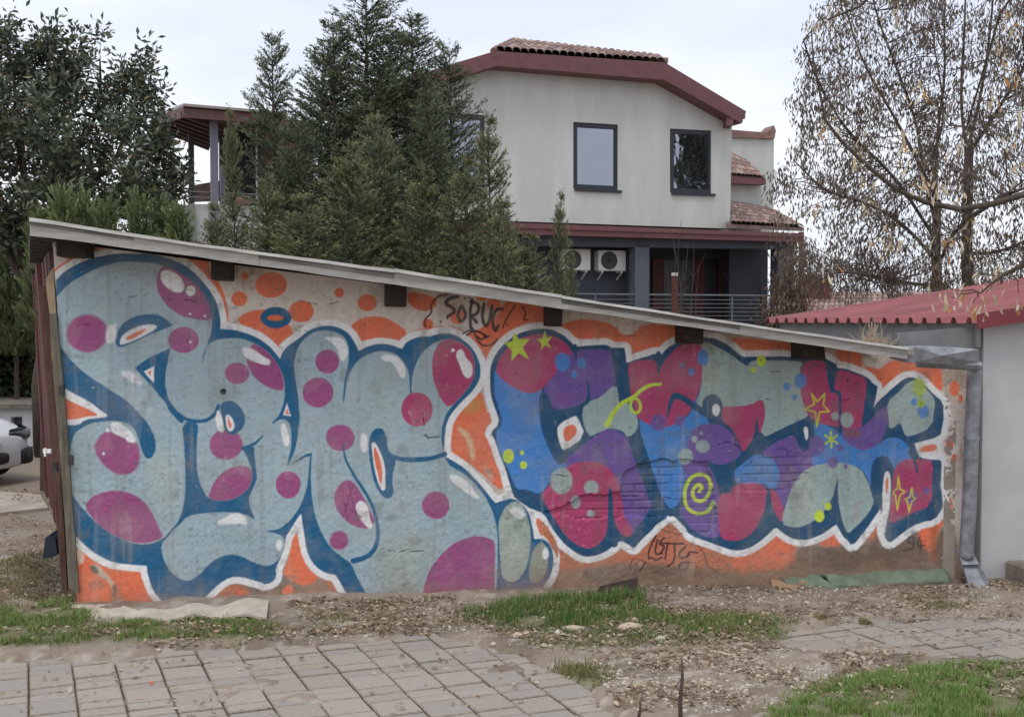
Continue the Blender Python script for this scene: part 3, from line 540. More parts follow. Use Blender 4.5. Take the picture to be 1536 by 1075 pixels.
ink(Z6, (((770, 742), (700, 710), (678, 755), (682, 800), (622, 832), (630, 872)), ((1045, 648), (1085, 690), (1095, 760), (1150, 790), (1166, 862)), ((848, 558), (880, 582), (905, 575), (935, 592), (962, 582)), ((795, 802), (850, 783), (895, 802)), ((820, 808), (850, 800), (880, 818)), ((690, 810), (700, 790), (750, 770))), 1.7, 2, .75)
ink(Z8, (((955, 540), (925, 545), (920, 515), (950, 510), (957, 535), (945, 578), (895, 580)), ((985, 508), (965, 562), (1008, 555)), ((990, 530), (985, 595))), 3.0, 1, .7)

# --- wear: grime, scratches, rubbed spots, mud splash
H0 = np.zeros(X.size)
g1 = fbm(U * 14, Zm * 14, 4, 41); g2 = fbm(U * 3.1 + 5, Zm * 3.1, 4, 43); g3 = fbm(U * 55, Zm * 55, 3, 47); g4 = fbm(U * 26, Zm * 60, 3, 53)
def mixin(al, c):
    al = np.clip(al, 0, 1)[:, None]; PAINT[:] = PAINT * (1 - al) + np.array(c) * al
PAINT *= (0.88 + 0.26 * g2)[:, None]
PAINT *= (0.90 + 0.20 * g3)[:, None]
PAINT *= (0.90 + 0.20 * fbm(U * 160, Zm * 160, 2, 59))[:, None]
mixin(sstep(.58, .76, g1) * sstep(.42, .62, g2) * .38, alb(100, 104, 100))
mixin(sstep(.68, .80, g4) * sstep(.45, .65, fbm(U * 1.7, Zm * 1.7, 3, 61)) * .4, alb(86, 86, 84))
mixin(sstep(.80, .88, fbm(U * 60, Zm * 60, 3, 67)) * sstep(.5, .7, fbm(U * 2.7, Zm * 2.7, 3, 68)) * .7, alb(204, 196, 186))
mixin(sstep(.46, .66, fbm(U * 4.3 + 2, Zm * 4.3, 5, 101)) * .13, alb(142, 140, 130))
mixin(sstep(.52, .7, fbm(U * 7.3, Zm * 7.3 + 4, 5, 103)) * .11, alb(176, 164, 150))
mixin(sstep(.80, .88, fbm(U * 42, Zm * 42, 3, 71)) * .5, alb(60, 54, 52))
mixin(sstep(.60, .72, fbm(U * 30, Zm * 1.6, 3, 87)) * sstep(.45, .6, g2) * .14, alb(190, 180, 165))
mixin(.6 * sstep(.62, .74, fbm(U * 26, Zm * 1.3, 3, 91)) * .3, alb(110, 98, 88))
foot = sstep(.26, .0, Zm + (n2 - .5) * .22 + (n1 - .5) * .2)
mixin(foot * (.12 + .62 * sstep(.40, .55, U / 5.6)), alb(138, 112, 94))
mixin(sstep(.10, .0, Zm + (n2 - .5) * .1) * .45, alb(138, 112, 94))
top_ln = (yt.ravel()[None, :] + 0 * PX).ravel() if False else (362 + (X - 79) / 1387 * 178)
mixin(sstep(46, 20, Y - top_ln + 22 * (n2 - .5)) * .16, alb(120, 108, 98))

# --- relief: uneven render, fallen plaster with the brick courses behind, cracks
Hh = 0.010 * (fbm(U * 1.4, Zm * 1.4, 3, 2) - .5) + 0.008 * (fbm(U * 7, Zm * 7, 3, 4) - .5) + 0.0045 * (g3 - .5)
PATCH = Z6((220, 467), (350, 412), (400, 372), (560, 367), (618, 352), (632, 270), (720, 203), (860, 172), (930, 180), (1010, 180), (1100, 190), (1125, 280), (1150, 400), (1160, 520), (1100, 600), (1000, 590), (960, 500), (800, 500), (700, 490), (560, 500), (400, 512))
PATCH2 = Z7((200, 820), (300, 740), (420, 700), (520, 740), (560, 700), (600, 760), (540, 850), (450, 930), (300, 951), (180, 930))
brick_h, brick_l = 0.052, 0.17
row = np.floor(Zm / brick_h); fz = Zm / brick_h - row
fu = U / brick_l + 0.5 * (row % 2) + 0.13 * vnoise(row * 3.7, row * 0, 5); cu = np.floor(fu); fu = fu - cu
dj = np.minimum(np.minimum(fz, 1 - fz) * brick_h, np.minimum(fu, 1 - fu) * brick_l) + 0.004 * (g1 - .5)
bh = 0.007 * sstep(0.002, 0.009, dj) * (.35 + .65 * sstep(.35, .6, fbm(U * 5, Zm * 5, 3, 111))) + 0.005 * (vnoise(cu * 5.3, row * 7.7, 9) - .5)
for P_, dep in ((PATCH, 0.020), (PATCH2, 0.010)):
    idx, d = sdf(P_, 10)
    d = d + 9 * (g1[idx] - .5) + 5 * (g3[idx] - .5)
    m = sstep(1.2, -1.5, d)
    Hh[idx] = Hh[idx] * (1 - m) + m * (-dep + bh[idx] + 0.006 * (g1[idx] - .5))
    jm = m * sstep(.006, .001, dj[idx]) * .5 * sstep(.35, .6, fbm(U[idx] * 5, Zm[idx] * 5, 3, 111))
    PAINT[idx] = PAINT[idx] * (1 - jm[:, None]) + PAINT[idx] * .55 * jm[:, None]
CRACKS = [Z1((560, 465), (600, 455), (640, 462), (690, 448), (740, 452), (780, 438)), Z1((420, 610), (470, 595), (520, 600), (560, 578)), Z4((620, 650), (680, 665), (740, 660), (810, 658)), Z3((495, 298), (560, 318), (640, 325), (700, 305)),
          Z3((1115, 930), (1120, 990), (1195, 985)), Z7((340, 285), (400, 278), (480, 262)), Z6((240, 270), (280, 266), (330, 268)), Z7((300, 430), (360, 440), (420, 425)), Z1((900, 455), (960, 475), (1010, 462), (1060, 480)), Z7((450, 870), (500, 880), (560, 840)),
          Z4((815, 0), (820, 120), (895, 118)), Z6((870, 390), (960, 410)), Z6((640, 380), (720, 376)), Z7((60, 690), (120, 660), (180, 700)), Z7((770, 330), (800, 350), (840, 340)), Z5((930, 235), (970, 240)), Z7((720, 440), (790, 430))]
for c in CRACKS:
    c = smooth_line(c, 1); a = np.array(c); x0, y0 = a.min(0) - 8; x1, y1 = a.max(0) + 8
    idx = np.nonzero((X > x0) & (X < x1) & (Y > y0) & (Y < y1))[0]
    dd = np.sqrt(seg_d2(X[idx] + 7 * (g1[idx] - .5), Y[idx] + 7 * (g1[idx] - .5), c, False))
    k = sstep(1.5, .2, dd) * sstep(.42, .56, fbm(U[idx] * 30, Zm[idx] * 30, 2, 77))
    Hh[idx] -= .008 * k; PAINT[idx] *= (1 - .42 * k)[:, None]
    k2 = sstep(3.2, 2.0, dd) * sstep(2.0, 2.6, dd) * sstep(.5, .65, g1[idx]); PAINT[idx] = PAINT[idx] * (1 - .5 * k2[:, None]) + np.array(alb(200, 194, 184)) * .5 * k2[:, None]
# the bolt hole
(hx, hy), = Z3((116, 760)); dd = np.hypot(X - hx, Y - hy); k = sstep(5.2, 3.6, dd); Hh -= .02 * k; PAINT *= (1 - .75 * k)[:, None]
WPd = WP.reshape(-1, 3) + Hh[:, None] * WN
PAINT = np.clip(PAINT, .004, .85)
# mesh of the wall: displaced front sheet, returned 0.22 m at the edges
m_paint = mat('sprayed_render', (1, 1, 1), .72, var=0.0, bump=.25, bscale=160, attr='Col', spec=.35, bdist=.004)
for e in m_paint.node_tree.nodes:
    if e.type == 'VALTORGB':
        for q in e.color_ramp.elements: q.color = (1, 1, 1, 1)
shed = thing('graffiti_shed', tuple(WA), 'low shed with sloping roof and colourful graffiti letters across its front wall', 'shed')
ii = np.arange(NX * NY).reshape(NY, NX)
Fq = np.stack([ii[:-1, :-1], ii[:-1, 1:], ii[1:, 1:], ii[1:, :-1]], -1).reshape(-1, 4)
ring = np.concatenate([ii[0, :], ii[1:, -1], ii[-1, -2::-1], ii[-2:0:-1, 0]])
back = WPd[ring] - .22 * WN
nb = np.arange(len(ring)) + NX * NY
Fr = np.stack([ring, nb, np.roll(nb, -1), np.roll(ring, -1)], -1)
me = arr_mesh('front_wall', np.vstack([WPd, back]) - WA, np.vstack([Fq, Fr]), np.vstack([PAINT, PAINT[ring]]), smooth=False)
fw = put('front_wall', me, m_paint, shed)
fw['label'] = 'rendered front wall sprayed with two large bubble letter pieces'

# roof, fascia, rafters
SIDE = np.array([-.443, 1.0, 0]); SIDE /= np.linalg.norm(SIDE)
RSD = np.array([-.415, 1.0, 0]); RSD /= np.linalg.norm(RSD)
m_fascia = mat('grey_painted_tin', alb(154, 151, 146), .6, var=.2, scale=5, bump=.08, bscale=30, stretch=(1, 1, 6))
m_wood_dk = mat('old_dark_timber', alb(52, 45, 41), .9, var=.3, scale=10, bump=.5, bscale=40, stretch=(1, 1, 6))
m_wood_gr = mat('weathered_timber', alb(104, 98, 86), .9, var=.28, scale=9, bump=.6, bscale=30, stretch=(4, 4, .5))
m_wood_br = mat('brown_timber', alb(84, 60, 52), .85, var=.28, scale=9, bump=.5, bscale=30, stretch=(4, 4, .5))
m_maroon_d = mat('maroon_door_paint', alb(88, 44, 44), .7, var=.25, scale=8, bump=.3, stretch=(3, 3, .6))
m_galv = mat('galvanised_steel', alb(134, 136, 142), .5, var=.25, scale=14, bump=.06, bscale=20, metal=.35)
m_iron = mat('dark_iron', alb(60, 58, 58), .6, var=.2, metal=.3)
FO = 0.40
ftop = [(45, 326), (300, 366), (590, 404), (760, 431), (1080, 480), (1361, 521)]
fbot = [(46, 353), (300, 386), (590, 427), (760, 451), (1080, 497), (1361, 539)]
fi = lambda a, x: float(np.interp(x, [p[0] for p in a], [p[1] for p in a]))
roof = None
f0 = wallpt(45, 326, FO); f1 = wallpt(1372, 522, FO)
mb = MB(); back_len = 5.6
tl, tr = f0 + np.array([0, 0, -.01]), f1 + np.array([0, 0, -.01])
pa = [tl, tr, tr + RSD * back_len, tl + RSD * back_len]
mb.hexa([p - np.array([0, 0, .035]) for p in pa] + pa)
roof = mb.build('roof', mat('roof_sheet', alb(140, 136, 130), .8), shed)
# roof boards seen from below at the left eave
for k in range(9):
    s0, s1 = k * .42 + .03, k * .42 + .40
    a = f0 - np.array([0, 0, .05]); b = wallpt(150, fi(ftop, 150), FO) - np.array([0, 0, .05])
    p = [a + RSD * s0, b + RSD * s0, b + RSD * s1, a + RSD * s1]
    MB().hexa([q - np.array([0, 0, .022]) for q in p] + p).build('eave_board', m_wood_dk, roof)
cuts = [45, 201, 388, 592, 842, 1110, 1361]
for k in range(6):
    x0, x1 = cuts[k], cuts[k + 1]
    off = FO + (.004 if k % 2 else 0.0); lift = (-1.2 if k == 3 else 0)
    xs = np.linspace(x0, x1, 5)
    mb = MB()
    prof_t = [wallpt(x, fi(ftop, x) + lift + .5 * math.sin(x * .05), off) for x in xs]; prof_b = [wallpt(x, fi(fbot, x) + .6 * math.sin(x * .04), off) for x in xs]
    nrm = WN
    for i in range(4):
        # face, rolled top lip, return under
        a0, a1, b0, b1 = prof_t[i], prof_t[i + 1], prof_b[i], prof_b[i + 1]
        m0 = a0 * .78 + b0 * .22; m1 = a1 * .78 + b1 * .22
        t = nrm * .012
        mb.hexa([b0 - t, b1 - t, b1, b0, m0 - t, m1 - t, m1, m0])
        mb.hexa([m0 - t, m1 - t, m1 + t * 1.6, m0 + t * 1.6, a0 - t * 6, a1 - t * 6, a1 + t * .6, a0 + t * .6])
    mb.build('fascia', m_fascia, shed)
for k, (cx, cy, wd, hd) in enumerate(((106, 372, 46, 24), (331, 404, 30, 30), (594, 443, 32, 32), (834, 475, 20, 28), (1041, 503, 28, 24), (1222, 528, 32, 22))):
    c = [wallpt(cx - wd / 2, cy - hd / 2 - 8, .22), wallpt(cx + wd / 2, cy - hd / 2 - 8 + wd * .14, .22), wallpt(cx + wd / 2, cy + hd / 2 + 1, .22), wallpt(cx - wd / 2, cy + hd / 2, .22)]
    c = [p + WN * random.uniform(-.02, .02) for p in c]
    MB().prism(c, -WN * .40).build('rafter_end', m_wood_dk, shed, bevel=.006)
# ragged mortar and straw stuffed beside the first rafter
mb = MB()
for k in range(60):
    p = wallpt(random.uniform(84, 135), random.uniform(352, 378), random.uniform(.02, .12)); q = p + np.array([random.uniform(-.05, .05), random.uniform(-.03, .03), random.uniform(-.07, .03)])
    mb.tube([p, q], [.005, .002], 3)
mb.build('loose_straw', m_wood_gr, shed)['kind'] = 'stuff'

# bent galvanised flashing and gutter at the low end
fl = [(1352, 538), (1372, 520), (1400, 519), (1440, 521), (1468, 524), (1468, 543), (1440, 548), (1400, 545), (1370, 544)]
mb = MB(); pts = [wallpt(x, y, FO - .02 + .02 * math.sin(i * 1.9)) for i, (x, y) in enumerate(fl)]
cpt = wallpt(1412, 533, FO + .02)
n = len(pts)
mb.add(pts + [cpt] + [p - WN * .16 for p in pts], [(i, (i + 1) % n, n) for i in range(n)] + [(i, (i + 1) % n, n + 1 + (i + 1) % n, n + 1 + i) for i in range(n)])
mb.build('flashing', m_galv, shed)
g0, g1_ = wallpt(1340, 541, FO - .02), wallpt(1470, 548, FO - .02)
mb = MB(); mb.tube([wallpt(1376, 544, .17), wallpt(1420, 546.5, .17), wallpt(1470, 549, .17)], .03, 8)
mb.build('gutter', m_galv, shed)
DPO = .10
mb = MB()
pp = lambda x, y: wallpt(x, y, DPO)
mb.tube([pp(1462, 546), pp(1458, 640), pp(1454, 760), pp(1450, 820), pp(1449, 836)], [.046, .046, .046, .046, .046], 16, cap=False)
dpipe = mb.build('downpipe', m_galv, shed, smooth=True)
for y in (657, 831):
    x = np.interp(y, [546, 836], [1462, 1449])
    MB().tube([pp(x, y - 2), pp(x, y + 2)], .051, 16).build('pipe_clip', m_galv, dpipe)
mb = MB()     # open shoe at the foot, spreading forward
t0 = pp(1449, 836); fwd_ = WN * .14 + np.array([0, 0, -.16])
sec = []
for s, wd in ((0, .05), (.5, .058), (1, .07)):
    c = t0 + fwd_ * s + np.array([.012 * s, 0, 0])
    sec.append([c + WD * a * wd + np.array([0, 0, 1]) * b * .045 - WN * b * .02 for a, b in ((-1, -1), (1, -1), (1, 1), (-1, 1))])
for i in range(2):
    for k in (0, 1, 3): mb.add([sec[i][k], sec[i][(k + 1) % 4], sec[i + 1][(k + 1) % 4], sec[i + 1][k]], [(0, 1, 2, 3)])
mb.add([sec[0][2], sec[0][3], sec[1][3], sec[1][2]], [(0, 1, 2, 3)])
mb.build('pipe_shoe', m_galv, dpipe)

# left side of the shed: planks, corner post, old door
foot0 = WA + SIDE * .06 - WN * .0
def side_h(s): return 2.05 + 0 * s
sidew = None
mb = MB(); a = WA - WN * .05 + SIDE * .25 + WD * .10; b = a + SIDE * 5.2
mb.prism([a, b, b + np.array([-.12, 0, f0[2] - .12]), a + np.array([-.14, 0, f0[2] - .12])], WD * .05)
sidew = mb.build('side_wall', m_wood_dk, shed)
pl_m = [m_wood_gr, m_wood_br, m_maroon_d, m_wood_br, m_maroon_d, m_maroon_d, m_wood_br, m_maroon_d, m_wood_dk, m_maroon_d, m_wood_br, m_maroon_d]
for k in range(12):
    s0 = .32 + k * .42
    a = WA + SIDE * s0 + WD * random.uniform(.0, .05); hgt = f0[2] - .11 - random.uniform(0, .02)
    ln = np.array([-.10 - random.uniform(0, .06), 0, hgt])
    wv = SIDE * random.uniform(.30, .37)
    MB().prism([a, a + wv, a + wv + ln, a + ln], WD * .035).build('plank', pl_m[k], sidew)
mb = MB()
post_l = [(74, 470), (80, 560), (88, 660), (97, 780), (103, 880)]; post_r = [(84, 470), (97, 600), (104, 700), (113, 820), (118, 890)]
pl, pr = [wallpt(x, y, .03) for x, y in post_l], [wallpt(x, y, .03) for x, y in post_r]
for i in range(4):
    e = -WN * .11
    mb.hexa([pl[i + 1], pr[i + 1], pr[i + 1] + e, pl[i + 1] + e, pl[i], pr[i], pr[i] + e, pl[i] + e])
post = mb.build('corner_post', m_wood_gr, shed); post['label'] = 'leaning weathered grey timber post at the shed corner'
pb = [wallpt(58, 430, -.1), wallpt(72, 430, -.1), wallpt(90, 690, -.05), wallpt(101, 886, -.05), wallpt(93, 886, -.05), wallpt(78, 690, -.1)]
MB().prism(pb, -WN * .03).build('door_board', m_wood_br, shed)
MB().prism([wallpt(68, 420, .0), wallpt(80, 400, .0), wallpt(84, 470, .0), wallpt(78, 545, .0), wallpt(74, 470, .0)], -WN * .04).build('door_board', mat('pale_rope_wood', alb(150, 132, 108), .9, var=.25), shed)
mb = MB()
lk = wallpt(72, 676, .06); mb.box(lk[0] - .022, lk[0] + .022, lk[1] - .02, lk[1], lk[2] - .012, lk[2] + .012); mb.box(lk[0] - .012, lk[0] - .002, lk[1] - .03, lk[1] - .02, lk[2] - .03, lk[2] + .02)
mb.build('door_latch', mat('white_enamel', alb(220, 220, 218), .4), post)
for x, y in ((106, 690), (83, 700), (93, 585)):
    c = wallpt(x, y, .045); MB().box(c[0] - .012, c[0] + .014, c[1] - .012, c[1] + .012, c[2] - .028, c[2] + .028).build('hinge', m_iron, post)
# back wall closing the shed
c0, c1 = WA + SIDE * 5.4, WB + SIDE * 5.4
MB().prism([c0, c1, c1 + np.array([0, 0, 1.42]), c0 + np.array([0, 0, 2.05])], SIDE * .1).build('back_wall', mat('bare_render', alb(150, 140, 130)), shed)
c0, c1 = WB - WD * .12, WB - WD * .12 + SIDE * 5.3
MB().prism([c0, c1, c1 + np.array([0, 0, 1.42]), c0 + np.array([0, 0, 1.42])], WD * .08).build('side_wall', mat('bare_render', alb(150, 140, 130)), shed)
# ================================================================ ground and paving
L_POLY = [(-60, 990), (0, 986), (100, 986), (170, 985), (240, 979), (330, 975), (440, 968), (520, 962), (620, 953), (700, 958), (750, 972), (800, 990), (850, 1008), (890, 1032), (915, 1055), (935, 1080), (950, 1130), (-80, 1130)]
R_POLY = [(1140, 962), (1180, 946), (1250, 936), (1300, 930), (1400, 920), (1536, 918), (1640, 918), (1640, 1015), (1536, 1003), (1450, 992), (1400, 986), (1300, 990), (1260, 988), (1200, 980)]
GR = {'front': [(1165, 1090), (1180, 1062), (1230, 1042), (1290, 1024), (1350, 1014), (1420, 1008), (1536, 1006), (1640, 1010), (1640, 1200), (1150, 1200)],
      'wall_left': [(-60, 930), (60, 912), (110, 905), (120, 925), (170, 935), (260, 938), (330, 930), (400, 938), (425, 950), (400, 962), (300, 965), (180, 968), (60, 975), (-60, 975)],
      'mid_a': [(705, 925), (760, 912), (830, 905), (880, 903), (950, 900), (985, 918), (975, 940), (900, 948), (860, 955), (780, 945), (730, 940)],
      'mid_b': [(970, 935), (1010, 928), (1080, 925), (1120, 935), (1180, 938), (1160, 955), (1090, 965), (1000, 968), (940, 968), (860, 972), (800, 968), (870, 955)],
      'tuft': [(835, 1010), (865, 1005), (900, 1012), (895, 1028), (875, 1034), (845, 1022)]}
gp = {k: [tuple(G(x, y)[:2]) for x, y in v] for k, v in GR.items()}
lpoly = [tuple(G(x, y)[:2]) for x, y in L_POLY]; rpoly = [tuple(G(x, y)[:2]) for x, y in R_POLY]

xf = np.arange(-3.6, 5.2, .03); yf = np.arange(4.4, 9.0, .03)
geo = lambda a, b, n: a + (b - a) * (np.linspace(0, 1, n) ** 3)
xs = np.concatenate([geo(xf[0], -900, 22)[:0:-1], xf, geo(xf[-1], 900, 22)[1:]])
ys = np.concatenate([geo(yf[0], -400, 14)[:0:-1], yf, geo(yf[-1], 1500, 26)[1:]])
GX, GY = np.meshgrid(xs, ys); gx, gy = GX.ravel(), GY.ravel()
near = ((gx > -3.6) & (gx < 5.2) & (gy > 4.4) & (gy < 9.0))
ix = np.nonzero(near)[0]; x, y = gx[ix], gy[ix]
hz = np.full(gx.size, -.02)
h = .022 * (fbm(x * 1.7, y * 1.7, 4, 71) - .5) + .010 * (fbm(x * 12, y * 12, 3, 73) - .5) + .012
def sd(poly):
    d = np.sqrt(seg_d2(x, y, poly)); d[inpoly(x, y, poly)] *= -1; return d
nn = fbm(x * 6, y * 6, 3, 79) - .5
for P_ in (lpoly, rpoly):
    d = sd(P_) + .26 * nn + .03
    m = sstep(.05, -.06, d)
    h = h * (1 - m) + m * (-.035 + .036 * sstep(.66, .76, fbm(x * 2.3, y * 2.3, 4, 91)))
    h += .012 * sstep(.35, .06, d) * sstep(-.03, .05, d)
dw = (np.stack([x, y], -1) - WA[:2]) @ WN[:2]           # distance in front of the wall
uw = (np.stack([x, y], -1) - WA[:2]) @ WD[:2]
h += .05 * sstep(.45, .0, np.abs(dw - .05)) * sstep(-.3, .1, uw) * sstep(4.6, 2.5, uw) * (.5 + nn)
for k, a in (('front', .03), ('wall_left', .02), ('mid_a', .035), ('mid_b', .025)):
    h += a * sstep(.10, -.15, sd(gp[k]) + .1 * nn)
hz[ix] = h
mud = np.array(alb(156, 141, 127)); mud2 = np.array(alb(122, 108, 94)); pale = np.array(alb(188, 179, 168)); grn = np.array(alb(104, 110, 70))
cg = np.tile(mud, (gx.size, 1))
a = fbm(gx * 3, gy * 3, 5, 81)[:, None]; b = fbm(gx * 17, gy * 17, 4, 83)[:, None]
cg = cg + (mud2 - cg) * sstep(.45, .7, a) * .8; cg = cg + (pale - cg) * sstep(.55, .72, b) * .7
gm = np.zeros(gx.size)
for k in gp: gm[ix] = np.maximum(gm[ix], sstep(.08, -.06, sd(gp[k]) + .14 * nn))
cg = cg + (grn - cg) * (gm * .75)[:, None]
damp = np.zeros(gx.size); damp[ix] = sstep(.35, .05, dw) * sstep(3.0, 3.9, uw)
cg *= (1 - .35 * damp)[:, None]
m_ground = mat('trodden_earth', (1, 1, 1), .95, var=.22, scale=40, bump=.7, bscale=110, attr='Col', bdist=.012)
ii = np.arange(gx.size).reshape(GX.shape)
Fq = np.stack([ii[:-1, :-1], ii[:-1, 1:], ii[1:, 1:], ii[1:, :-1]], -1).reshape(-1, 4)
ground = put('ground', arr_mesh('ground', np.stack([gx, gy, hz], -1), Fq, cg, smooth=True), m_ground)
tag(ground, 'bare trodden earth yard strewn with dry litter', kind='structure')
GI = (ix, near)
_gh = {}
def gh(px, py):
    i = np.clip(np.searchsorted(xs, px) - 1, 0, len(xs) - 2); j = np.clip(np.searchsorted(ys, py) - 1, 0, len(ys) - 2)
    H = hz.reshape(GX.shape); u = (px - xs[i]) / (xs[i + 1] - xs[i]); v = (py - ys[j]) / (ys[j + 1] - ys[j])
    return (H[j, i] * (1 - u) + H[j, i + 1] * u) * (1 - v) + (H[j + 1, i] * (1 - u) + H[j + 1, i + 1] * u) * v

# pavers: 20 x 20 and 20 x 10 cm blocks in straight columns
CD = np.array([-731.0, F_PX]); CD /= np.linalg.norm(CD); RD = np.array([CD[1], -CD[0]])
O2 = G(119, 1075)[:2]
def paver_mesh(lw, ll, seed):
    rr = random.Random(seed); b = .006; z0, z1 = -.05, 0.0
    q = lambda e, z: [(-lw / 2 + e, -ll / 2 + e, z), (lw / 2 - e, -ll / 2 + e, z), (lw / 2 - e, ll / 2 - e, z), (-lw / 2 + e, ll / 2 - e, z)]
    v = q(0, z0) + q(0, z1 - b * .8) + [(x + rr.uniform(-.001, .001), y + rr.uniform(-.001, .001), z) for x, y, z in q(b, z1)]
    f = [(0, 1, 5, 4), (1, 2, 6, 5), (2, 3, 7, 6), (3, 0, 4, 7), (4, 5, 9, 8), (5, 6, 10, 9), (6, 7, 11, 10), (7, 4, 8, 11), (8, 9, 10, 11)]
    me = bpy.data.meshes.new('paver'); me.from_pydata(v, [], f); me.update(); me.polygons.foreach_set('material_index', [1] * 8 + [0]); return me
m_joint = mat('joint_soil', alb(136, 126, 113), .95, var=.25, scale=20, bump=.3)
m_pav = [mat('concrete_paver_%s' % n, alb(*c), .92, var=.07, scale=30, bump=.45, bscale=260, bdist=.003) for n, c in (('grey', (150, 142, 134)), ('warm', (146, 137, 127)), ('mauve', (143, 136, 130)))]
PM = {}
for n_, m_ in enumerate(m_pav):
    for ll, tg in ((.192, 'b'), (.0915, 's')):
        for v_ in range(2):
            me = paver_mesh(.193, ll, n_ * 7 + v_); me.materials.append(m_); me.materials.append(m_joint); PM[(n_, tg, v_)] = me
ang = math.atan2(RD[1], RD[0])
def pave(poly, label, lev):
    bed = [(*p, -.016) for p in poly]
    o = MB().prism([np.array(p) for p in bed], (0, 0, -.03)).build('pavement', mat('mossy_joint_sand', alb(104, 95, 78), .95, var=.3, scale=14, bump=.4), None)
    tag(o, label, kind='structure')
    P = np.array(poly) - O2; ca = P @ CD; ra = P @ RD
    cnt = 0
    for i in range(int(np.floor(ra.min() / .2)) - 1, int(np.ceil(ra.max() / .2)) + 1):
        s = -20.0 + random.Random(i * 13 + 5).choice([0, .1, .2, .3])
        k = 0
        while s < ca.max() + .3:
            ln = (.2, .1, .1)[k % 3]; k += 1
            c = O2 + RD * ((i + .5) * .2) + CD * (s + ln / 2); s += ln
            if s < ca.min() - .3: continue
            pc = np.array([c + RD * a + CD * b for a in (-.1, .1, 0) for b in (-ln / 2, ln / 2)])
            if not inpoly(pc[:, 0], pc[:, 1], poly).any() and not inpoly(np.array([c[0]]), np.array([c[1]]), poly)[0]: continue
            px, py = to_px(np.array([c[0], c[1], 0]))
            if px < -70 or px > 1606 or py > 1118: continue
            if cnt >= 299: continue
            e = bpy.data.objects.new('paver', PM[(random.choice([0, 0, 1, 2]), 'b' if ln > .15 else 's', random.randrange(2))])
            col.objects.link(e); e.parent = o; WL[e.name] = WL[o.name]
            e.location = (c[0] + random.uniform(-.0015, .0015), c[1] + random.uniform(-.0015, .0015), lev + random.uniform(-.004, .004))
            e.rotation_euler = (R(random.uniform(-.9, .9)), R(random.uniform(-.9, .9)), ang + R(random.uniform(-.6, .6)))
            cnt += 1
    print('pavers', label, cnt)
pave(lpoly, 'grey concrete block paving in front of the left half of the graffiti wall', 0.0)
pave(rpoly, 'dusty concrete block path beside the green lawn edge', -.002)
# ================================================================ buildings
from mathutils.geometry import tessellate_polygon
def wall_holes(outer, holes, nrm, thick, reveal=.14):
    """planar wall with real openings: outer and holes are lists of 3D points, nrm points outward"""
    mb = MB(); nrm = np.asarray(nrm, float)
    loops = [outer] + holes
    flat = [np.asarray(p, float) for l in loops for p in l]
    tris = tessellate_polygon([[Vector(p) for p in l] for l in loops])
    mb.add(flat, [tuple(t) for t in tris])
    o = outer; n = len(o)
    for i in range(n): mb.add([o[i], o[(i + 1) % n], o[(i + 1) % n] - nrm * thick, o[i] - nrm * thick], [(0, 1, 2, 3)])
    for h in holes:
        m = len(h)
        for i in range(m): mb.add([h[i], h[(i + 1) % m], h[(i + 1) % m] - nrm * reveal, h[i] - nrm * reveal], [(0, 1, 2, 3)])
    return mb
FDv = np.array([math.cos(R(21)), math.sin(R(21)), 0]); FNv = np.array([FDv[1], -FDv[0], 0]); UPZ = np.array([0, 0, 1.0])
FA = at(890, 300, 30.0)
def fac(px, py, off=0.0): return on_plane(px, py, FA + FNv * off, FNv)
m_cream = mat('cream_house_render', alb(184, 186, 182), .85, var=.07, scale=2.2, bump=.12, bscale=90, stretch=(1, 1, .25))
m_maroon = mat('maroon_trim', alb(104, 68, 70), .55, var=.12, scale=4, bump=.05)
m_slate = mat('slate_grey_render', alb(66, 70, 78), .8, var=.10, scale=3, bump=.1)
m_slate_l = mat('blue_grey_column', alb(84, 90, 100), .75, var=.08, scale=3, bump=.08)
m_frame = mat('anthracite_window_frame', alb(44, 48, 56), .45, var=.05, bump=0)
m_tile = [mat('clay_tile_%s' % n, alb(*c), .85, var=.25, scale=5, bump=.3, bscale=30) for n, c in (('red', (128, 102, 94)), ('brown', (114, 95, 90)), ('pale', (146, 126, 117)))]
m_door_r = mat('red_brown_door', alb(86, 48, 42), .6, var=.15, bump=.1)
def glass_mat(name, tint, wav):
    m = bpy.data.materials.new(name); m.use_nodes = True; n = m.node_tree.nodes; k = m.node_tree.links; b = n['Principled BSDF']
    b.inputs['Base Color'].default_value = (*tint, 1); b.inputs['Metallic'].default_value = 1.0; b.inputs['Roughness'].default_value = .03
    tc = n.new('ShaderNodeTexCoord'); z = n.new('ShaderNodeTexNoise'); z.inputs['Scale'].default_value = 3.5; z.inputs['Detail'].default_value = 1.5
    bp = n.new('ShaderNodeBump'); bp.inputs['Strength'].default_value = wav; bp.inputs['Distance'].default_value = .05
    k.new(tc.outputs['Object'], z.inputs['Vector']); k.new(z.outputs['Fac'], bp.inputs['Height']); k.new(bp.outputs['Normal'], b.inputs['Normal'])
    return m
m_glass = glass_mat('reflective_glass', (.30, .315, .365), .12)

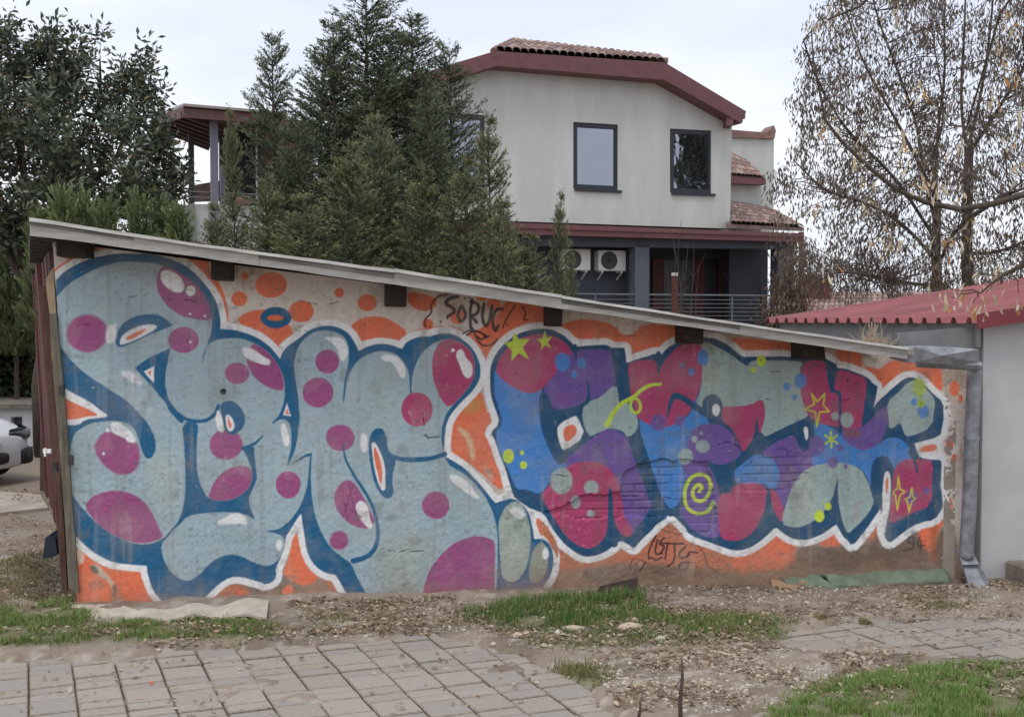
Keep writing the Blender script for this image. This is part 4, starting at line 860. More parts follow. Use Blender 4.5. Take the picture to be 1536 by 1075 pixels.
hbase = fac(890, 500); hbase[2] = 0
house = thing('family_house', tuple(hbase), 'two storey cream house with maroon roof trim and dark grey porch behind the spruces', 'house')
wins = [[(661, 168), (727, 173), (727, 277), (661, 272)], [(860, 183), (927, 187), (927, 286), (860, 283)], [(1005, 193), (1067, 196), (1067, 291), (1005, 289)]]
outer = [fac(x, y) for x, y in ((600, 326), (1095, 343), (1098, 186), (992, 118), (743, 97), (600, 160))]
holes = [[fac(x, y) for x, y in w_] for w_ in wins]
wall = wall_holes(outer, holes, FNv, 9.0).build('wall', m_cream, house)
for w_ in wins:
    q = [fac(x, y, -.10) for x, y in w_]; c = sum(q) / 4
    mb = MB(); inn = [p + (c - p) * .105 for p in q]
    # equal width frame bars
    ux = (q[1] - q[0]); ux = ux / np.linalg.norm(ux); fwid = .085
    tl, tr_, br, bl = q
    ins = [tl + ux * fwid - UPZ * fwid * 1.5, tr_ - ux * fwid * 1.25 - UPZ * fwid * 1.5, br - ux * fwid * 1.25 + UPZ * fwid * 1.3, bl + ux * fwid + UPZ * fwid * 1.3]
    for i in range(4):
        j = (i + 1) % 4
        mb.prism([q[i], q[j], ins[j], ins[i]], FNv * .06)
    f = mb.build('window', m_frame, house)
    MB().prism(ins, -FNv * .02).build('pane', m_glass, f)
    MB().prism([bl - ux * .02 - UPZ * .01, br + ux * .04 - UPZ * .01, br + ux * .04 - UPZ * .07, bl - ux * .02 - UPZ * .07], FNv * .16).build('sill', m_frame, f)
# roof: three faced gable with clipped top
ftp = [(590, 124), (741, 79), (998, 97), (1118, 169)]; fbt = [(590, 148), (743, 100), (994, 121), (1110, 186)]
roof_s = None
mb = MB(); bk = -FNv * 9.6
t4 = [fac(x, y, .42) for x, y in ftp]; b4 = [fac(x, y, .42) for x, y in fbt]
for i in range(3):
    a, b = t4[i], t4[i + 1]; lo = UPZ * .16
    mb.hexa([a - lo, b - lo, b - lo + bk, a - lo + bk, a, b, b + bk, a + bk])
roof_s = mb.build('roof', m_tile[1], house)
for i in range(3):
    mb = MB(); t = FNv * .05
    a0, a1, b0, b1 = t4[i] + UPZ * .02, t4[i + 1] + UPZ * .02, b4[i], b4[i + 1]
    m0, m1 = a0 * .25 + b0 * .75, a1 * .25 + b1 * .75
    mb.hexa([m0, m1, m1 + t, m0 + t, a0, a1, a1 + t, a0 + t])
    mb.hexa([b0, b1, b1 + t * 1.8, b0 + t * 1.8, m0, m1, m1 + t * 1.8, m0 + t * 1.8])
    mb.build('fascia', m_maroon, house)
    MB().hexa([b0 - FNv * .42, b1 - FNv * .42, b1, b0, b0 - FNv * .42 + UPZ * .03, b1 - FNv * .42 + UPZ * .03, b1 + UPZ * .03, b0 + UPZ * .03]).build('soffit', m_maroon, house)
c = fac(1092, 184, .2); MB().box(c[0] - .1, c[0] + .08, c[1] - .3, c[1] + .3, c[2] - .12, c[2] + .1).build('purlin_end', m_maroon, house)
def tile_mesh(wd, ln, r=.03):
    v, f = [], []; n = 6
    for j, yy in enumerate((0, ln)):
        for i in range(n + 1):
            a = math.pi * i / n
            v.append((wd / 2 * -math.cos(a), yy, r * 1.5 * math.sin(a) + (.012 if j == 0 else 0)))
    f = [(i, i + 1, n + 2 + i, n + 1 + i) for i in range(n)]
    v += [(x, y, z - .015) for x, y, z in v[:n + 1]]
    f += [(i, 2 * n + 2 + i, 2 * n + 3 + i, i + 1) for i in range(n)]
    me = bpy.data.meshes.new('tile'); me.from_pydata(v, [], f); me.update(); return me
def tile_field(parent, a, b, c, d, nu, nv, name='tile'):
    """a,b lower edge; d,c upper edge (same order); one shared mesh per clay"""
    a, b, c, d = [np.asarray(p, float) for p in (a, b, c, d)]
    wd = np.linalg.norm(b - a) / nu; ln = np.linalg.norm(d - a) / nv * 1.12
    ms = []
    for m_ in m_tile:
        me = tile_mesh(wd * 1.02, ln, wd * .32); me.materials.append(m_); ms.append(me)
    off = WL[parent.name]
    for j in range(nv):
        for i in range(nu):
            u, v = (i + .5) / nu, j / nv
            p = (a * (1 - u) + b * u) * (1 - v) + (d * (1 - u) + c * u) * v
            ex = (b - a) / np.linalg.norm(b - a)
            up = (d * (1 - u) + c * u) - (a * (1 - u) + b * u); ey = up / np.linalg.norm(up); ez = np.cross(ex, ey); ez /= np.linalg.norm(ez); ex = np.cross(ey, ez)
            o = bpy.data.objects.new(name, random.choice(ms)); col.objects.link(o); o.parent = parent; WL[o.name] = off
            M = Matrix(np.column_stack([ex, ey, ez]).tolist()).to_4x4(); M.translation = Vector(p - off + ez * random.uniform(0, .012))
            o.matrix_local = M
# clipped hip of the upper roof
ha, hb = fac(744, 79, .40) + UPZ * .03, fac(996, 96, .40) + UPZ * .03
hc, hd = fac(990, 88, -1.6), fac(770, 64, -1.9)
MB().hexa([ha - UPZ * .1, hb - UPZ * .1, hc - UPZ * .1, hd - UPZ * .1, ha, hb, hc, hd]).build('hip', m_tile[0], house)
hipo = [o for o in house.children if o.name.startswith('hip')][0]
tile_field(hipo, ha + UPZ * .02, hb + UPZ * .02, hc + UPZ * .02, hd + UPZ * .02, 22, 5)
for (xa, ya, oa), (xb_, yb_, ob), nr in (((770, 65, -1.9), (1000, 95, .3), 13), ((740, 80, .4), (770, 65, -1.9), 5)):
    A, B = fac(xa, ya, oa) + UPZ * .05, fac(xb_, yb_, ob) + UPZ * .05
    for k in range(nr):
        p, q = A + (B - A) * k / nr, A + (B - A) * (k + 1.08) / nr
        MB().tube([p, q], [.085, .10], 8).build('ridge_tile', random.choice(m_tile), hipo)
# porch: band, beam, columns, recessed walls
band_t = [(690, 331), (1094, 343), (1206, 350)]; band_b = [(690, 349), (1094, 360), (1206, 363)]
for (x0, x1) in ((690, 1206),):
    it_ = lambda a, x: float(np.interp(x, [p[0] for p in a], [p[1] for p in a]))
    for nm, fr0, fr1, off in (('band', 0, .45, .34), ('band', .45, 1.0, .30)):
        p = []
        for x, fr in ((x0, fr0), (x1, fr0), (x1, fr1), (x0, fr1)):
            yy = it_(band_t, x) * (1 - fr) + it_(band_b, x) * fr
            p.append(fac(x, yy, off))
        MB().prism(p, -FNv * (off + .02)).build(nm, m_maroon, house)
PD = -2.4     # porch depth
z_floor = 1.35
def vpoly(pts, off): return [fac(x, y, off) for x, y in pts]
def col_down(px0, px1, ytop, off, depth, zb, nm, m_):
    a, b = fac(px0, ytop, off), fac(px1, ytop, off); zt = max(a[2], b[2])
    a0, b0 = a.copy(), b.copy(); a0[2] = b0[2] = zb; a[2] = b[2] = zt
    return MB().prism([a0, b0, b, a], -FNv * depth).build(nm, m_, house)
MB().prism(vpoly(((600, 347), (1196, 360), (1196, 374), (600, 366)), .05), -FNv * .3).build('porch_beam', m_slate, house)
col_down(953, 974, 366, .05, .35, z_floor, 'column', m_slate_l)
col_down(1168, 1192, 370, .05, .40, 0, 'column', m_slate)
col_down(600, 945, 360, -.75, .25, 0, 'porch_wall', m_slate)
col_down(940, 960, 360, -.6, 1.9, 0, 'porch_wall', m_slate)
col_down(955, 1100, 360, PD, .25, 0, 'porch_wall', m_slate)
col_down(1094, 1152, 362, PD + .8, .25, 0, 'porch_wall', m_slate)
a, b = fac(590, 500, .1), fac(1196, 500, .1)
mb = MB(); a[2] = b[2] = 0; mb.prism([a, b, b + UPZ * z_floor, a + UPZ * z_floor], -FNv * 9); mb.build('plinth', m_slate, house)
c0, c1 = fac(600, 352, .0), fac(1196, 362, .0); zc = c1[2] - .02; c0[2] = c1[2] = zc
mb = MB(); mb.prism([c0, c1, c1 - FNv * 4.2, c0 - FNv * 4.2], UPZ * .1); mb.build('porch_ceiling', m_slate, house)
for x0, x1 in ((978, 994), (1040, 1056), (1076, 1092)):
    p = vpoly(((x0, 388), (x1, 388), (x1, 470), (x0, 470)), PD + .03); p[2][2] = p[3][2] = z_floor
    d_ = MB().prism(p, FNv * .05).build('door_frame', m_door_r, house)
for x0, x1 in ((995, 1039), (1057, 1075)):
    p = vpoly(((x0, 390), (x1, 390), (x1, 470), (x0, 470)), PD + .02); p[2][2] = p[3][2] = z_floor
    MB().prism(p, FNv * .03).build('door', mat('dark_door_glass', alb(58, 56, 60), .25, var=.1, bump=0), house)
# railing along the porch
rail = MB()
for y in (441,):
    rail.tube([fac(850, y, .02), fac(1160, y + 2.5, .02)], .028, 8)
rl = rail.build('railing', mat('grey_rail', alb(100, 104, 108), .5, metal=.3), house)
for y in (449, 455, 461, 467, 473, 479): MB().tube([fac(850, y, .02), fac(1160, y + 1, .02)], .012, 6).build('rail_bar', mat('grey_rail', (0, 0, 0)), rl)
for x in (893, 1098, 1160): MB().tube([fac(x, 441.5, .02), fac(x, 500, .02)], .026, 8).build('rail_post', mat('grey_rail', (0, 0, 0)), rl)
MB().tube([fac(1202, 348, .2), fac(1202, 520, .2)], .075, 10).build('downpipe', m_maroon, house)
c0, c1 = fac(1012, 412, 1.2), fac(1013, 500, 1.2); c1[2] = 0
MB().tube([c0, c1], .08, 8).build('porch_stand_pipe', m_door_r, house); MB().tube([c0 + UPZ * .05, c0 - UPZ * .03], .085, 8).build('pipe_cap', m_cream, house)
# right-hand additions
ext = [fac(x, y, -4.0) for x, y in ((1090, 345), (1160, 352), (1161, 206), (1090, 203))]
MB().prism(ext, -FNv * 4).build('wall', m_cream, house)
cp = MB().prism([fac(x, y, -3.9) for x, y in ((1090, 194), (1150, 199), (1161, 188), (1164, 196), (1162, 208), (1090, 206))], -FNv * .5).build('coping', m_tile[0], house)
r1 = MB().hexa([fac(1090, 268, -2.3), fac(1148, 273, -2.3), fac(1130, 252, -3.95), fac(1090, 240, -3.95)] + [fac(1090, 262, -2.3), fac(1148, 267, -2.3), fac(1118, 244, -3.95), fac(1090, 232, -3.95)]).build('lean_to_roof', m_tile[1], house)
tile_field(r1, fac(1092, 262, -2.25), fac(1147, 267, -2.25), fac(1118, 243, -3.9), fac(1092, 231, -3.9), 9, 4)
MB().prism([fac(1090, 264, -2.2), fac(1149, 269, -2.2), fac(1149, 277, -2.2), fac(1090, 275, -2.2)], -FNv * .3).build('fascia', m_maroon, house)
MB().prism([fac(1090, 275, -2.6), fac(1142, 277, -2.6), fac(1142, 352, -2.6), fac(1090, 350, -2.6)], -FNv * .3).build('wall', m_cream, house)
r2 = MB().hexa([fac(1090, 342, .34), fac(1206, 347, .34), fac(1165, 330, -2.5), fac(1090, 318, -2.5)] + [fac(1090, 336, .34), fac(1206, 342, .34), fac(1160, 318, -2.5), fac(1090, 306, -2.5)]).build('porch_roof', m_tile[1], house)
tile_field(r2, fac(1097, 335, .36), fac(1204, 341, .36), fac(1158, 316, -2.45), fac(1094, 305, -2.45), 15, 6)

# air conditioners on the porch wall
m_ac = mat('ac_white_plastic', alb(206, 206, 202), .5, var=.06, bump=0); m_acd = mat('ac_fan_grille', alb(70, 72, 76), .6, var=.1, bump=.2)
for k, (x0, x1, y0, y1, lb) in enumerate(((843, 886, 373, 405, 'white air conditioner half hidden by the thin spruce top'), (898, 939, 375, 406, 'white air conditioner next to the blue grey porch column'))):
    p = vpoly(((x0, y1), (x1, y1 + .6), (x1, y0 + .6), (x0, y0)), -.42); bs = p[0].copy()
    ac = thing('air_conditioner', tuple(bs), lb, 'air conditioner', 'air conditioners on the porch wall')
    MB().prism(p, -FNv * .3).build('casing', m_ac, ac, bevel=.015)
    cc = p[0] * .62 * .5 + p[1] * .38 * .5 + p[2] * .38 * .5 + p[3] * .62 * .5
    g_ = MB().disc(cc, FNv, .235, 28, .012).build('fan_grille', m_acd, ac)
    MB().disc(cc + FNv * .013, FNv, .06, 14, .008).build('fan_hub', mat('ac_hub', alb(40, 42, 46), .5), g_)
    for q_ in range(4): MB().tube([cc + FNv * .016 + (.06 + .05 * q_) * (FDv * math.cos(t) + UPZ * math.sin(t)) for t in np.linspace(0, 2 * math.pi, 25)], .004, 4).build('grille_ring', mat('ac_hub', (0, 0, 0)), g_)
    for fr in (.15, .85):
        q0 = p[0] * (1 - fr) + p[1] * fr; MB().beam(q0 - UPZ * .02, q0 - UPZ * .02 - FNv * .34, .04, .04).build('bracket', m_ac, ac)
        MB().beam(q0 - UPZ * .03 + FNv * .0, q0 - FNv * .32 - UPZ * .22, .03, .03).build('bracket_stay', m_ac, ac)

# ---- roofed terrace of the left-hand house
TA = at(320, 300, 29.0)
def ter(px, py, off=0.0): return on_plane(px, py, TA + FNv * off, FNv)
m_brown = mat('brown_roof_boards', alb(92, 66, 64), .7, var=.15, scale=6, bump=.15, stretch=(1, 6, 1)); m_brown_d = mat('dark_brown_boards', alb(72, 52, 52), .8, var=.2, scale=5, bump=.2)
tb = ter(320, 500); tb[2] = 0
terr = thing('roofed_terrace', tuple(tb), 'brown roofed terrace with grey post and railing between the two dark trees', 'terrace')
A, B, C = ter(275, 158, 1.0), ter(430, 171, 1.0), at(228, 177, 33.0)
Bb, Cb = B - FNv * 6, C - FNv * 1.0
MB().hexa([p - UPZ * .07 for p in (A, B, Bb, Cb)] + [A, B, Bb, Cb]).build('roof', m_brown, terr)
rf = [o for o in terr.children][0]
for p, q in ((A, B), (C, A)):
    MB().prism([p - UPZ * .0, q - UPZ * .0, q - UPZ * .28, p - UPZ * .28], -FNv * .06).build('fascia', m_brown, rf)
    MB().prism([p + UPZ * .03, q + UPZ * .03, q - UPZ * .03, p - UPZ * .03], FNv * .08).build('gutter', mat('grey_gutter', alb(140, 128, 124), .5), rf)
for k in range(7):
    t = k / 6
    p, q = C * (1 - t) + A * t, A * .5 + B * .5 - FNv * (2.0 + 3.5 * (1 - t))
    MB().beam(p - UPZ * .18 - FNv * .2, q - UPZ * .16, .10, .14).build('rafter', m_brown_d, rf)
def tpost(x0, x1, y0, off, dep, m_, nm, zb=0):
    a, b = ter(x0, y0, off), ter(x1, y0, off); a0, b0 = a.copy(), b.copy(); a0[2] = b0[2] = zb
    return MB().prism([a0, b0, b, a], -FNv * dep).build(nm, m_, terr)
m_post = mat('grey_blue_post', alb(104, 104, 116), .6, var=.06)
tpost(316, 327, 182, .6, .18, m_post, 'post'); tpost(283, 291, 200, -2.5, .18, mat('dark_post', alb(56, 52, 56), .7), 'post'); tpost(331, 338, 250, -1.0, .15, m_post, 'post')
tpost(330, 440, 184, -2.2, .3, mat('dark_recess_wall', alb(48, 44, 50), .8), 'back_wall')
tpost(397, 470, 180, -1.0, .3, mat('dull_red_render', alb(108, 66, 66), .85, var=.08), 'side_wall'); tpost(384, 386, 190, -.9, .1, m_cream, 'corner_trim')
tpost(290, 338, 306, .4, 4.0, m_cream, 'parapet'); tpost(336, 470, 308, .3, 4.0, m_cream, 'parapet')
MB().prism([ter(x, y, -4) for x, y in ((288, 278), (336, 270), (336, 300), (288, 302))], -FNv * .3).build('tiled_wall', m_tile[0], terr)
rr = MB().tube([ter(284, 288, .5), ter(470, 296, .5)], .03, 6).build('railing', mat('terrace_rail', alb(84, 80, 84), .5), terr)
MB().tube([ter(284, 296, .5), ter(470, 303, .5)], .025, 6).build('rail_bar', mat('terrace_rail', (0, 0, 0)), rr)
MB().tube([ter(230, 304, -1), ter(284, 286, .5)], .03, 6).build('rail_bar', mat('terrace_rail', (0, 0, 0)), rr); MB().tube([ter(230, 311, -1), ter(284, 294, .5)], .025, 6).build('rail_bar', mat('terrace_rail', (0, 0, 0)), rr)
MB().prism([ter(x, y, .6) for x, y in ((228, 322), (292, 304), (296, 360), (228, 360))], -FNv * 3).build('stair_wall', mat('grey_green_render', alb(112, 118, 108), .85), terr)
for k in range(4):
    p = ter(356 + k * 6, 303 - k * .6, .75); MB().tube([p, p - FNv * .5 + UPZ * .12], [.09, .08], 8).build('coping_tile', m_tile[0], terr)

# ---- low tiled outhouse far right
oa = at(1190, 478, 24.0)
def oh(px, py, Y): return at(px, py, Y)
ob = oh(1270, 500, 24); ob[2] = 0
outh = thing('tiled_outhouse', tuple(ob), 'low outhouse with old brown tiled roof and small chimney under the bare tree', 'outhouse')
a, b, c, d = oh(1150, 492, 23), oh(1430, 492, 23), oh(1415, 441, 26), oh(1170, 443, 26)
rr_ = MB().hexa([p - UPZ * .12 for p in (a, b, c, d)] + [a, b, c, d]).build('roof', m_tile[1], outh)
tile_field(rr_, a + UPZ * .01, b + UPZ * .01, c + UPZ * .01, d + UPZ * .01, 32, 9)
a2, b2 = oh(1160, 490, 23.4), oh(1420, 490, 23.4); a2[2] = b2[2] = 0; h2 = a[2] - .05
MB().prism([a2, b2, b2 + UPZ * h2, a2 + UPZ * h2], (0, 5, 0)).build('wall', mat('old_brick', alb(150, 112, 96), .9, var=.2), outh)
p = oh(1222, 446, 25.5); mb = MB().box(p[0] - .22, p[0] + .28, p[1] - .2, p[1] + .2, p[2] - .5, p[2] + .42); mb.box(p[0] - .28, p[0] + .34, p[1] - .26, p[1] + .26, p[2] + .42, p[2] + .5)
mb.build('chimney', mat('chimney_brick', alb(98, 60, 58), .9, var=.25, scale=12), outh)

# ---- grey outbuilding with the red sheet roof on the right
QD = np.array([-.30, 1, 0]); QD /= np.linalg.norm(QD)
q0 = wallpt(1471, 870, .02); q0[2] = 0
m_outw = mat('pale_grey_render', alb(176, 175, 176), .85, var=.08, scale=2.5, bump=.15, bscale=80)
outb = thing('outbuilding', tuple(q0), 'pale grey rendered outbuilding with red ribbed sheet roof at the shed end', 'outbuilding')
ez = wallpt(1471, 482, .02)[2]; RISE = .15
WQ = 4.2
def qz(u): return ez + RISE * u
poly = [q0, q0 + WD * WQ, q0 + WD * WQ + UPZ * qz(WQ), q0 + UPZ * qz(0)]
MB().prism(poly, -WN * .25).build('front_wall', m_outw, outb)
MB().prism([q0 - WN * .02, q0 + QD * 2.6 - WN * .02, q0 + QD * 2.6 + UPZ * (ez - .02) - WN * .02, q0 + UPZ * (ez - .02) - WN * .02], WD * .2).build('side_wall', mat('grey_side_render', alb(138, 138, 138), .85, var=.08), outb)
mb = MB()
rd_sheet = mat('red_ribbed_sheet', alb(144, 86, 88), .55, var=.2, scale=2.2, bump=.05)
def rpt(s, u, dz=0.0): return q0 + QD * s + WD * u + UPZ * (qz(u) + dz)
LEN = 2.55; pitch_ = .155; V_, F_ = [], []
s = -.12; prof = []
while s < LEN:
    for ds, dz in ((0, .012), (.052, .012), (.068, .050), (.100, .050), (.116, .012)): prof.append((s + ds, dz))
    s += pitch_
roofo = None
for k in range(0, len(prof) - 1):
    pass
sheets = []
per = 5 * 7
for st in range(0, len(prof) - 1, per):
    pr = prof[st:st + per + 1]; mb = MB(); off = .002 * (st // per)
    for (sa, za), (sb, zb) in zip(pr[:-1], pr[1:]):
        a, b = rpt(sa, -.13, za + off), rpt(sb, -.13, zb + off); c, d = rpt(sb, WQ + .3, zb + off), rpt(sa, WQ + .3, za + off)
        t = UPZ * .006
        mb.hexa([a - t, b - t, c - t, d - t, a, b, c, d])
    mb.build('roof_sheet', rd_sheet, outb)
MB().prism([rpt(-.13, -.13, .07), rpt(-.13, WQ + .3, .07), rpt(-.13, WQ + .3, -.03), rpt(-.13, -.13, -.03)], -WN * .02).build('verge_trim', mat('dark_red_trim', alb(116, 52, 58), .5), outb)
MB().prism([rpt(0, -.05, -.0), rpt(LEN, -.05, -.0), rpt(LEN, -.05, -.16), rpt(0, -.05, -.16)], WD * .03).build('eave_board', mat('grey_side_render', (0, 0, 0)), outb)
MB().prism([wallpt(x, y, .0) for x, y in ((1345, 500), (1472, 490), (1474, 545), (1440, 546), (1355, 536))], -WN * .03).build('flashing_board', mat('grey_flashing', alb(118, 118, 120), .6, var=.15), outb)
b0, b1 = rpt(LEN - .1, 0), rpt(LEN - .1, WQ); b0[2] = b1[2] = 0
MB().prism([b0, b1, b1 + UPZ * qz(WQ), b0 + UPZ * qz(0)], QD * .1).build('back_wall', m_outw, outb)
# step by its door
sp = wallpt(1500, 866, .0); m_conc = mat('old_concrete', alb(120, 112, 104), .95, var=.25, scale=10, bump=.5)
st = MB().hexa([np.array([*(sp + WD * a + WN * b)[:2], z]) for z in (0, .13) for a, b in ((.02, .55), (1.6, .55), (1.6, .02), (.02, .02))]).build('concrete_step', m_conc, None, bevel=.012)
tag(st, 'worn grey concrete step against the outbuilding wall', 'step')

# ---- garage and far yard on the left
gpos = at(0, 700, 16.0); gpos[2] = 0
gar = thing('white_outbuilding', tuple(gpos), 'low white outbuilding with a dark doorway behind the white car', 'outbuilding')
Pg = [at(-160, 608, 16.0), at(47, 612, 16.0)]
a, b = Pg[0].copy(), Pg[1].copy(); a[2] = b[2] = 0
hw = 1.7 - (610 - 484) / F_PX * 16.0
hw = .75
def gx_(px): return at(px, 600, 16.0)[0]
HG = 1.7 - (612 - 484) / 1750 * 16
x0, x1 = gx_(-200), gx_(48)
wg = wall_holes([np.array(p) for p in ((x0, 16, 0), (x1, 16, 0), (x1, 16, HG), (x0, 16, HG))], [[np.array(p) for p in ((gx_(16), 16, .02), (gx_(33), 16, .02), (gx_(33), 16, HG - .12), (gx_(16), 16, HG - .12))]], (0, -1, 0), .3)
wg.build('wall', mat('white_wash', alb(196, 198, 202), .85, var=.06), gar)
MB().box(gx_(14), gx_(35), 16.1, 16.2, 0, HG).build('door', mat('grey_door', alb(84, 86, 92), .7), gar)
MB().box(x0, x1 + .1, 15.9, 17.5, HG, HG + .06).build('roof_slab', mat('old_concrete', (0, 0, 0)), gar)
# ================================================================ vegetation
def unit(v): return v / (np.linalg.norm(v, axis=-1, keepdims=True) + 1e-9)
def leaf_cards(P, D, Nn, Ln, Wd, cols, bend=.15):
    """one folded quad per leaf: base, side, tip, side"""
    D = unit(D); S = unit(np.cross(D, Nn)); U_ = np.cross(S, D)
    Ln = np.broadcast_to(np.asarray(Ln, float), (len(P),))[:, None]; Wd = np.broadcast_to(np.asarray(Wd, float), (len(P),))[:, None]
    mid = P + D * Ln * .5
    V = np.stack([P, mid + S * Wd / 2 + U_ * Ln * bend, P + D * Ln - U_ * Ln * bend * .4, mid - S * Wd / 2 + U_ * Ln * bend], 1).reshape(-1, 3)
    Fc = np.arange(len(P) * 4).reshape(-1, 4)
    return V, Fc, np.repeat(cols, 4, 0)
def rnd_dir(n): return unit(RNG.normal(size=(n, 3)))
def path(a, b, n=6, sag=0.0, wob=.06):
    a = np.asarray(a, float); b = np.asarray(b, float); L_ = np.linalg.norm(b - a)
    t = np.linspace(0, 1, n)[:, None]; p = a + (b - a) * t
    j = RNG.normal(size=(n, 3)) * wob * L_; j[0] = 0; j[-1] = 0
    p = p + j * (t * (1 - t) * 4) ; p[:, 2] += (sag * L_ * 4 * t * (1 - t))[:, 0]
    return p
m_bark = mat('dark_bark', alb(78, 68, 60), .95, var=.3, scale=14, bump=.8, bscale=40, stretch=(3, 3, .7))
m_bark_b = mat('brown_bark', alb(82, 73, 68), .95, var=.3, scale=14, bump=.8, bscale=40, stretch=(3, 3, .7))
m_needle = mat('spruce_needles', (1, 1, 1), .6, var=.15, scale=3, bump=0, attr='Col', transl=.15, spec=.3)
m_leaf = mat('broad_leaves', (1, 1, 1), .4, var=.15, scale=3, bump=0, attr='Col', transl=.15, spec=.5)
m_dry = mat('dry_pods', (1, 1, 1), .8, var=.15, scale=6, bump=0, attr='Col', transl=.25, spec=.2)

# ---- spruces
def spruce_meshes(H, Rb, nwh, seed, pw=.85, dens=1.0, tipc=(138, 148, 116), col0=(62, 74, 60)):
    r = np.random.default_rng(seed)
    tr = MB().tube([(0, 0, 0), (0, 0, H * .5), (0, 0, H)], [.045 * H / 4 + .02, .03 * H / 4, .004], 7)
    NP, ND, NC = [], [], []; br = MB()
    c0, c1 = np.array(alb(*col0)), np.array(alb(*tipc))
    zs = np.sort(H * (1 - (1 - r.uniform(.02, 1, nwh)) ** .9))
    zs = np.linspace(.06 * H, .985 * H, nwh)
    for z in zs:
        f = z / H; R0 = Rb * (1 - f) ** pw + .04
        for k in range(int(r.integers(6, 9))):
            a = r.uniform(0, 2 * math.pi); Lb = R0 * r.uniform(.6, 1.25)
            up = -.02 + .85 * f ** 2 + r.uniform(-.2, .25)
            d0 = np.array([math.cos(a), math.sin(a), up]); d0 /= np.linalg.norm(d0)
            zz = z + r.uniform(-.06, .06)
            n = max(3, int(Lb / .068 * dens))
            tt_ = np.linspace(.12, 1, n)
            bend = np.array([0, 0, .30 * Lb])
            pts = np.array([0, 0, zz]) + np.outer(tt_ * Lb, d0) + np.outer(tt_ ** 2 - tt_ * .9, bend)
            if Lb > .12: br.tube([(0, 0, zz), pts[n // 2], pts[-1]], [.008, .005, .002], 3, cap=False)
            side = np.array([-math.sin(a), math.cos(a), 0])
            for i in range(n):
                for sg in (-1, 1, 0):
                    if sg == 0 and i < n - 2 and r.random() < .55: continue
                    tl_ = (.07 + .20 * (1 - tt_[i])) * (.6 + .8 * r.random()) * min(1.0, Lb / .35 + .3)
                    td = d0 * .75 + side * sg * .8 + np.array([0, 0, .12 + r.normal() * .2]); td /= np.linalg.norm(td)
                    if sg == 0: td = d0 + np.array([0, 0, r.normal() * .35]); td /= np.linalg.norm(td)
                    q = max(9, int(tl_ / .0052))
                    s_ = r.uniform(0, 1, q)[:, None] * tl_
                    NP.append(pts[i] + td * s_)
                    nd = td * 1.0 + r.normal(size=(q, 3)) * .42
                    ND.append(nd)
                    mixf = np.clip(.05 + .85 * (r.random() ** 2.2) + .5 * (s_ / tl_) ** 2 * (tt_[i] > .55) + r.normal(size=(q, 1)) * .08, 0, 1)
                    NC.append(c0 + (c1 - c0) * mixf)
    # leader
    q = 50; NP.append(np.stack([0 * np.ones(q), 0 * np.ones(q), r.uniform(.93, 1.03, q) * H], -1)); ND.append(np.array([0, 0, .8]) + r.normal(size=(q, 3)) * .6); NC.append(np.tile(c1 * .8, (q, 1)))
    NP, ND, NC = np.vstack(NP), np.vstack(ND), np.vstack(NC)
    V, Fc, C_ = leaf_cards(NP, ND, r.normal(size=NP.shape), r.uniform(.022, .036, len(NP)), .008, NC, .03)
    crown = arr_mesh('crown', V, Fc, C_); crown.materials.append(m_needle)
    return tr, br, crown, len(Fc)
def make_spruce(H, Rb, nwh, seed, **k):
    t = thing('spruce_tree', (0, 0, 0), 'x', 'tree')
    tr, br, crown, n = spruce_meshes(H, Rb, nwh, seed, **k)
    tr.build('trunk', m_bark, t); br.build('branches', m_bark, t)['kind'] = 'stuff'
    put('crown', crown, None, t)
    print('spruce', n); t['h'] = 0; del t['h']
    return t, H
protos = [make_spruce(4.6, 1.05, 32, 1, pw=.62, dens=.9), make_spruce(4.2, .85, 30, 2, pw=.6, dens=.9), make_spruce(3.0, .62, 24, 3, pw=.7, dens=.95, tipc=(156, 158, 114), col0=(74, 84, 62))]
SPG = 'dense row of spruces behind the shed'
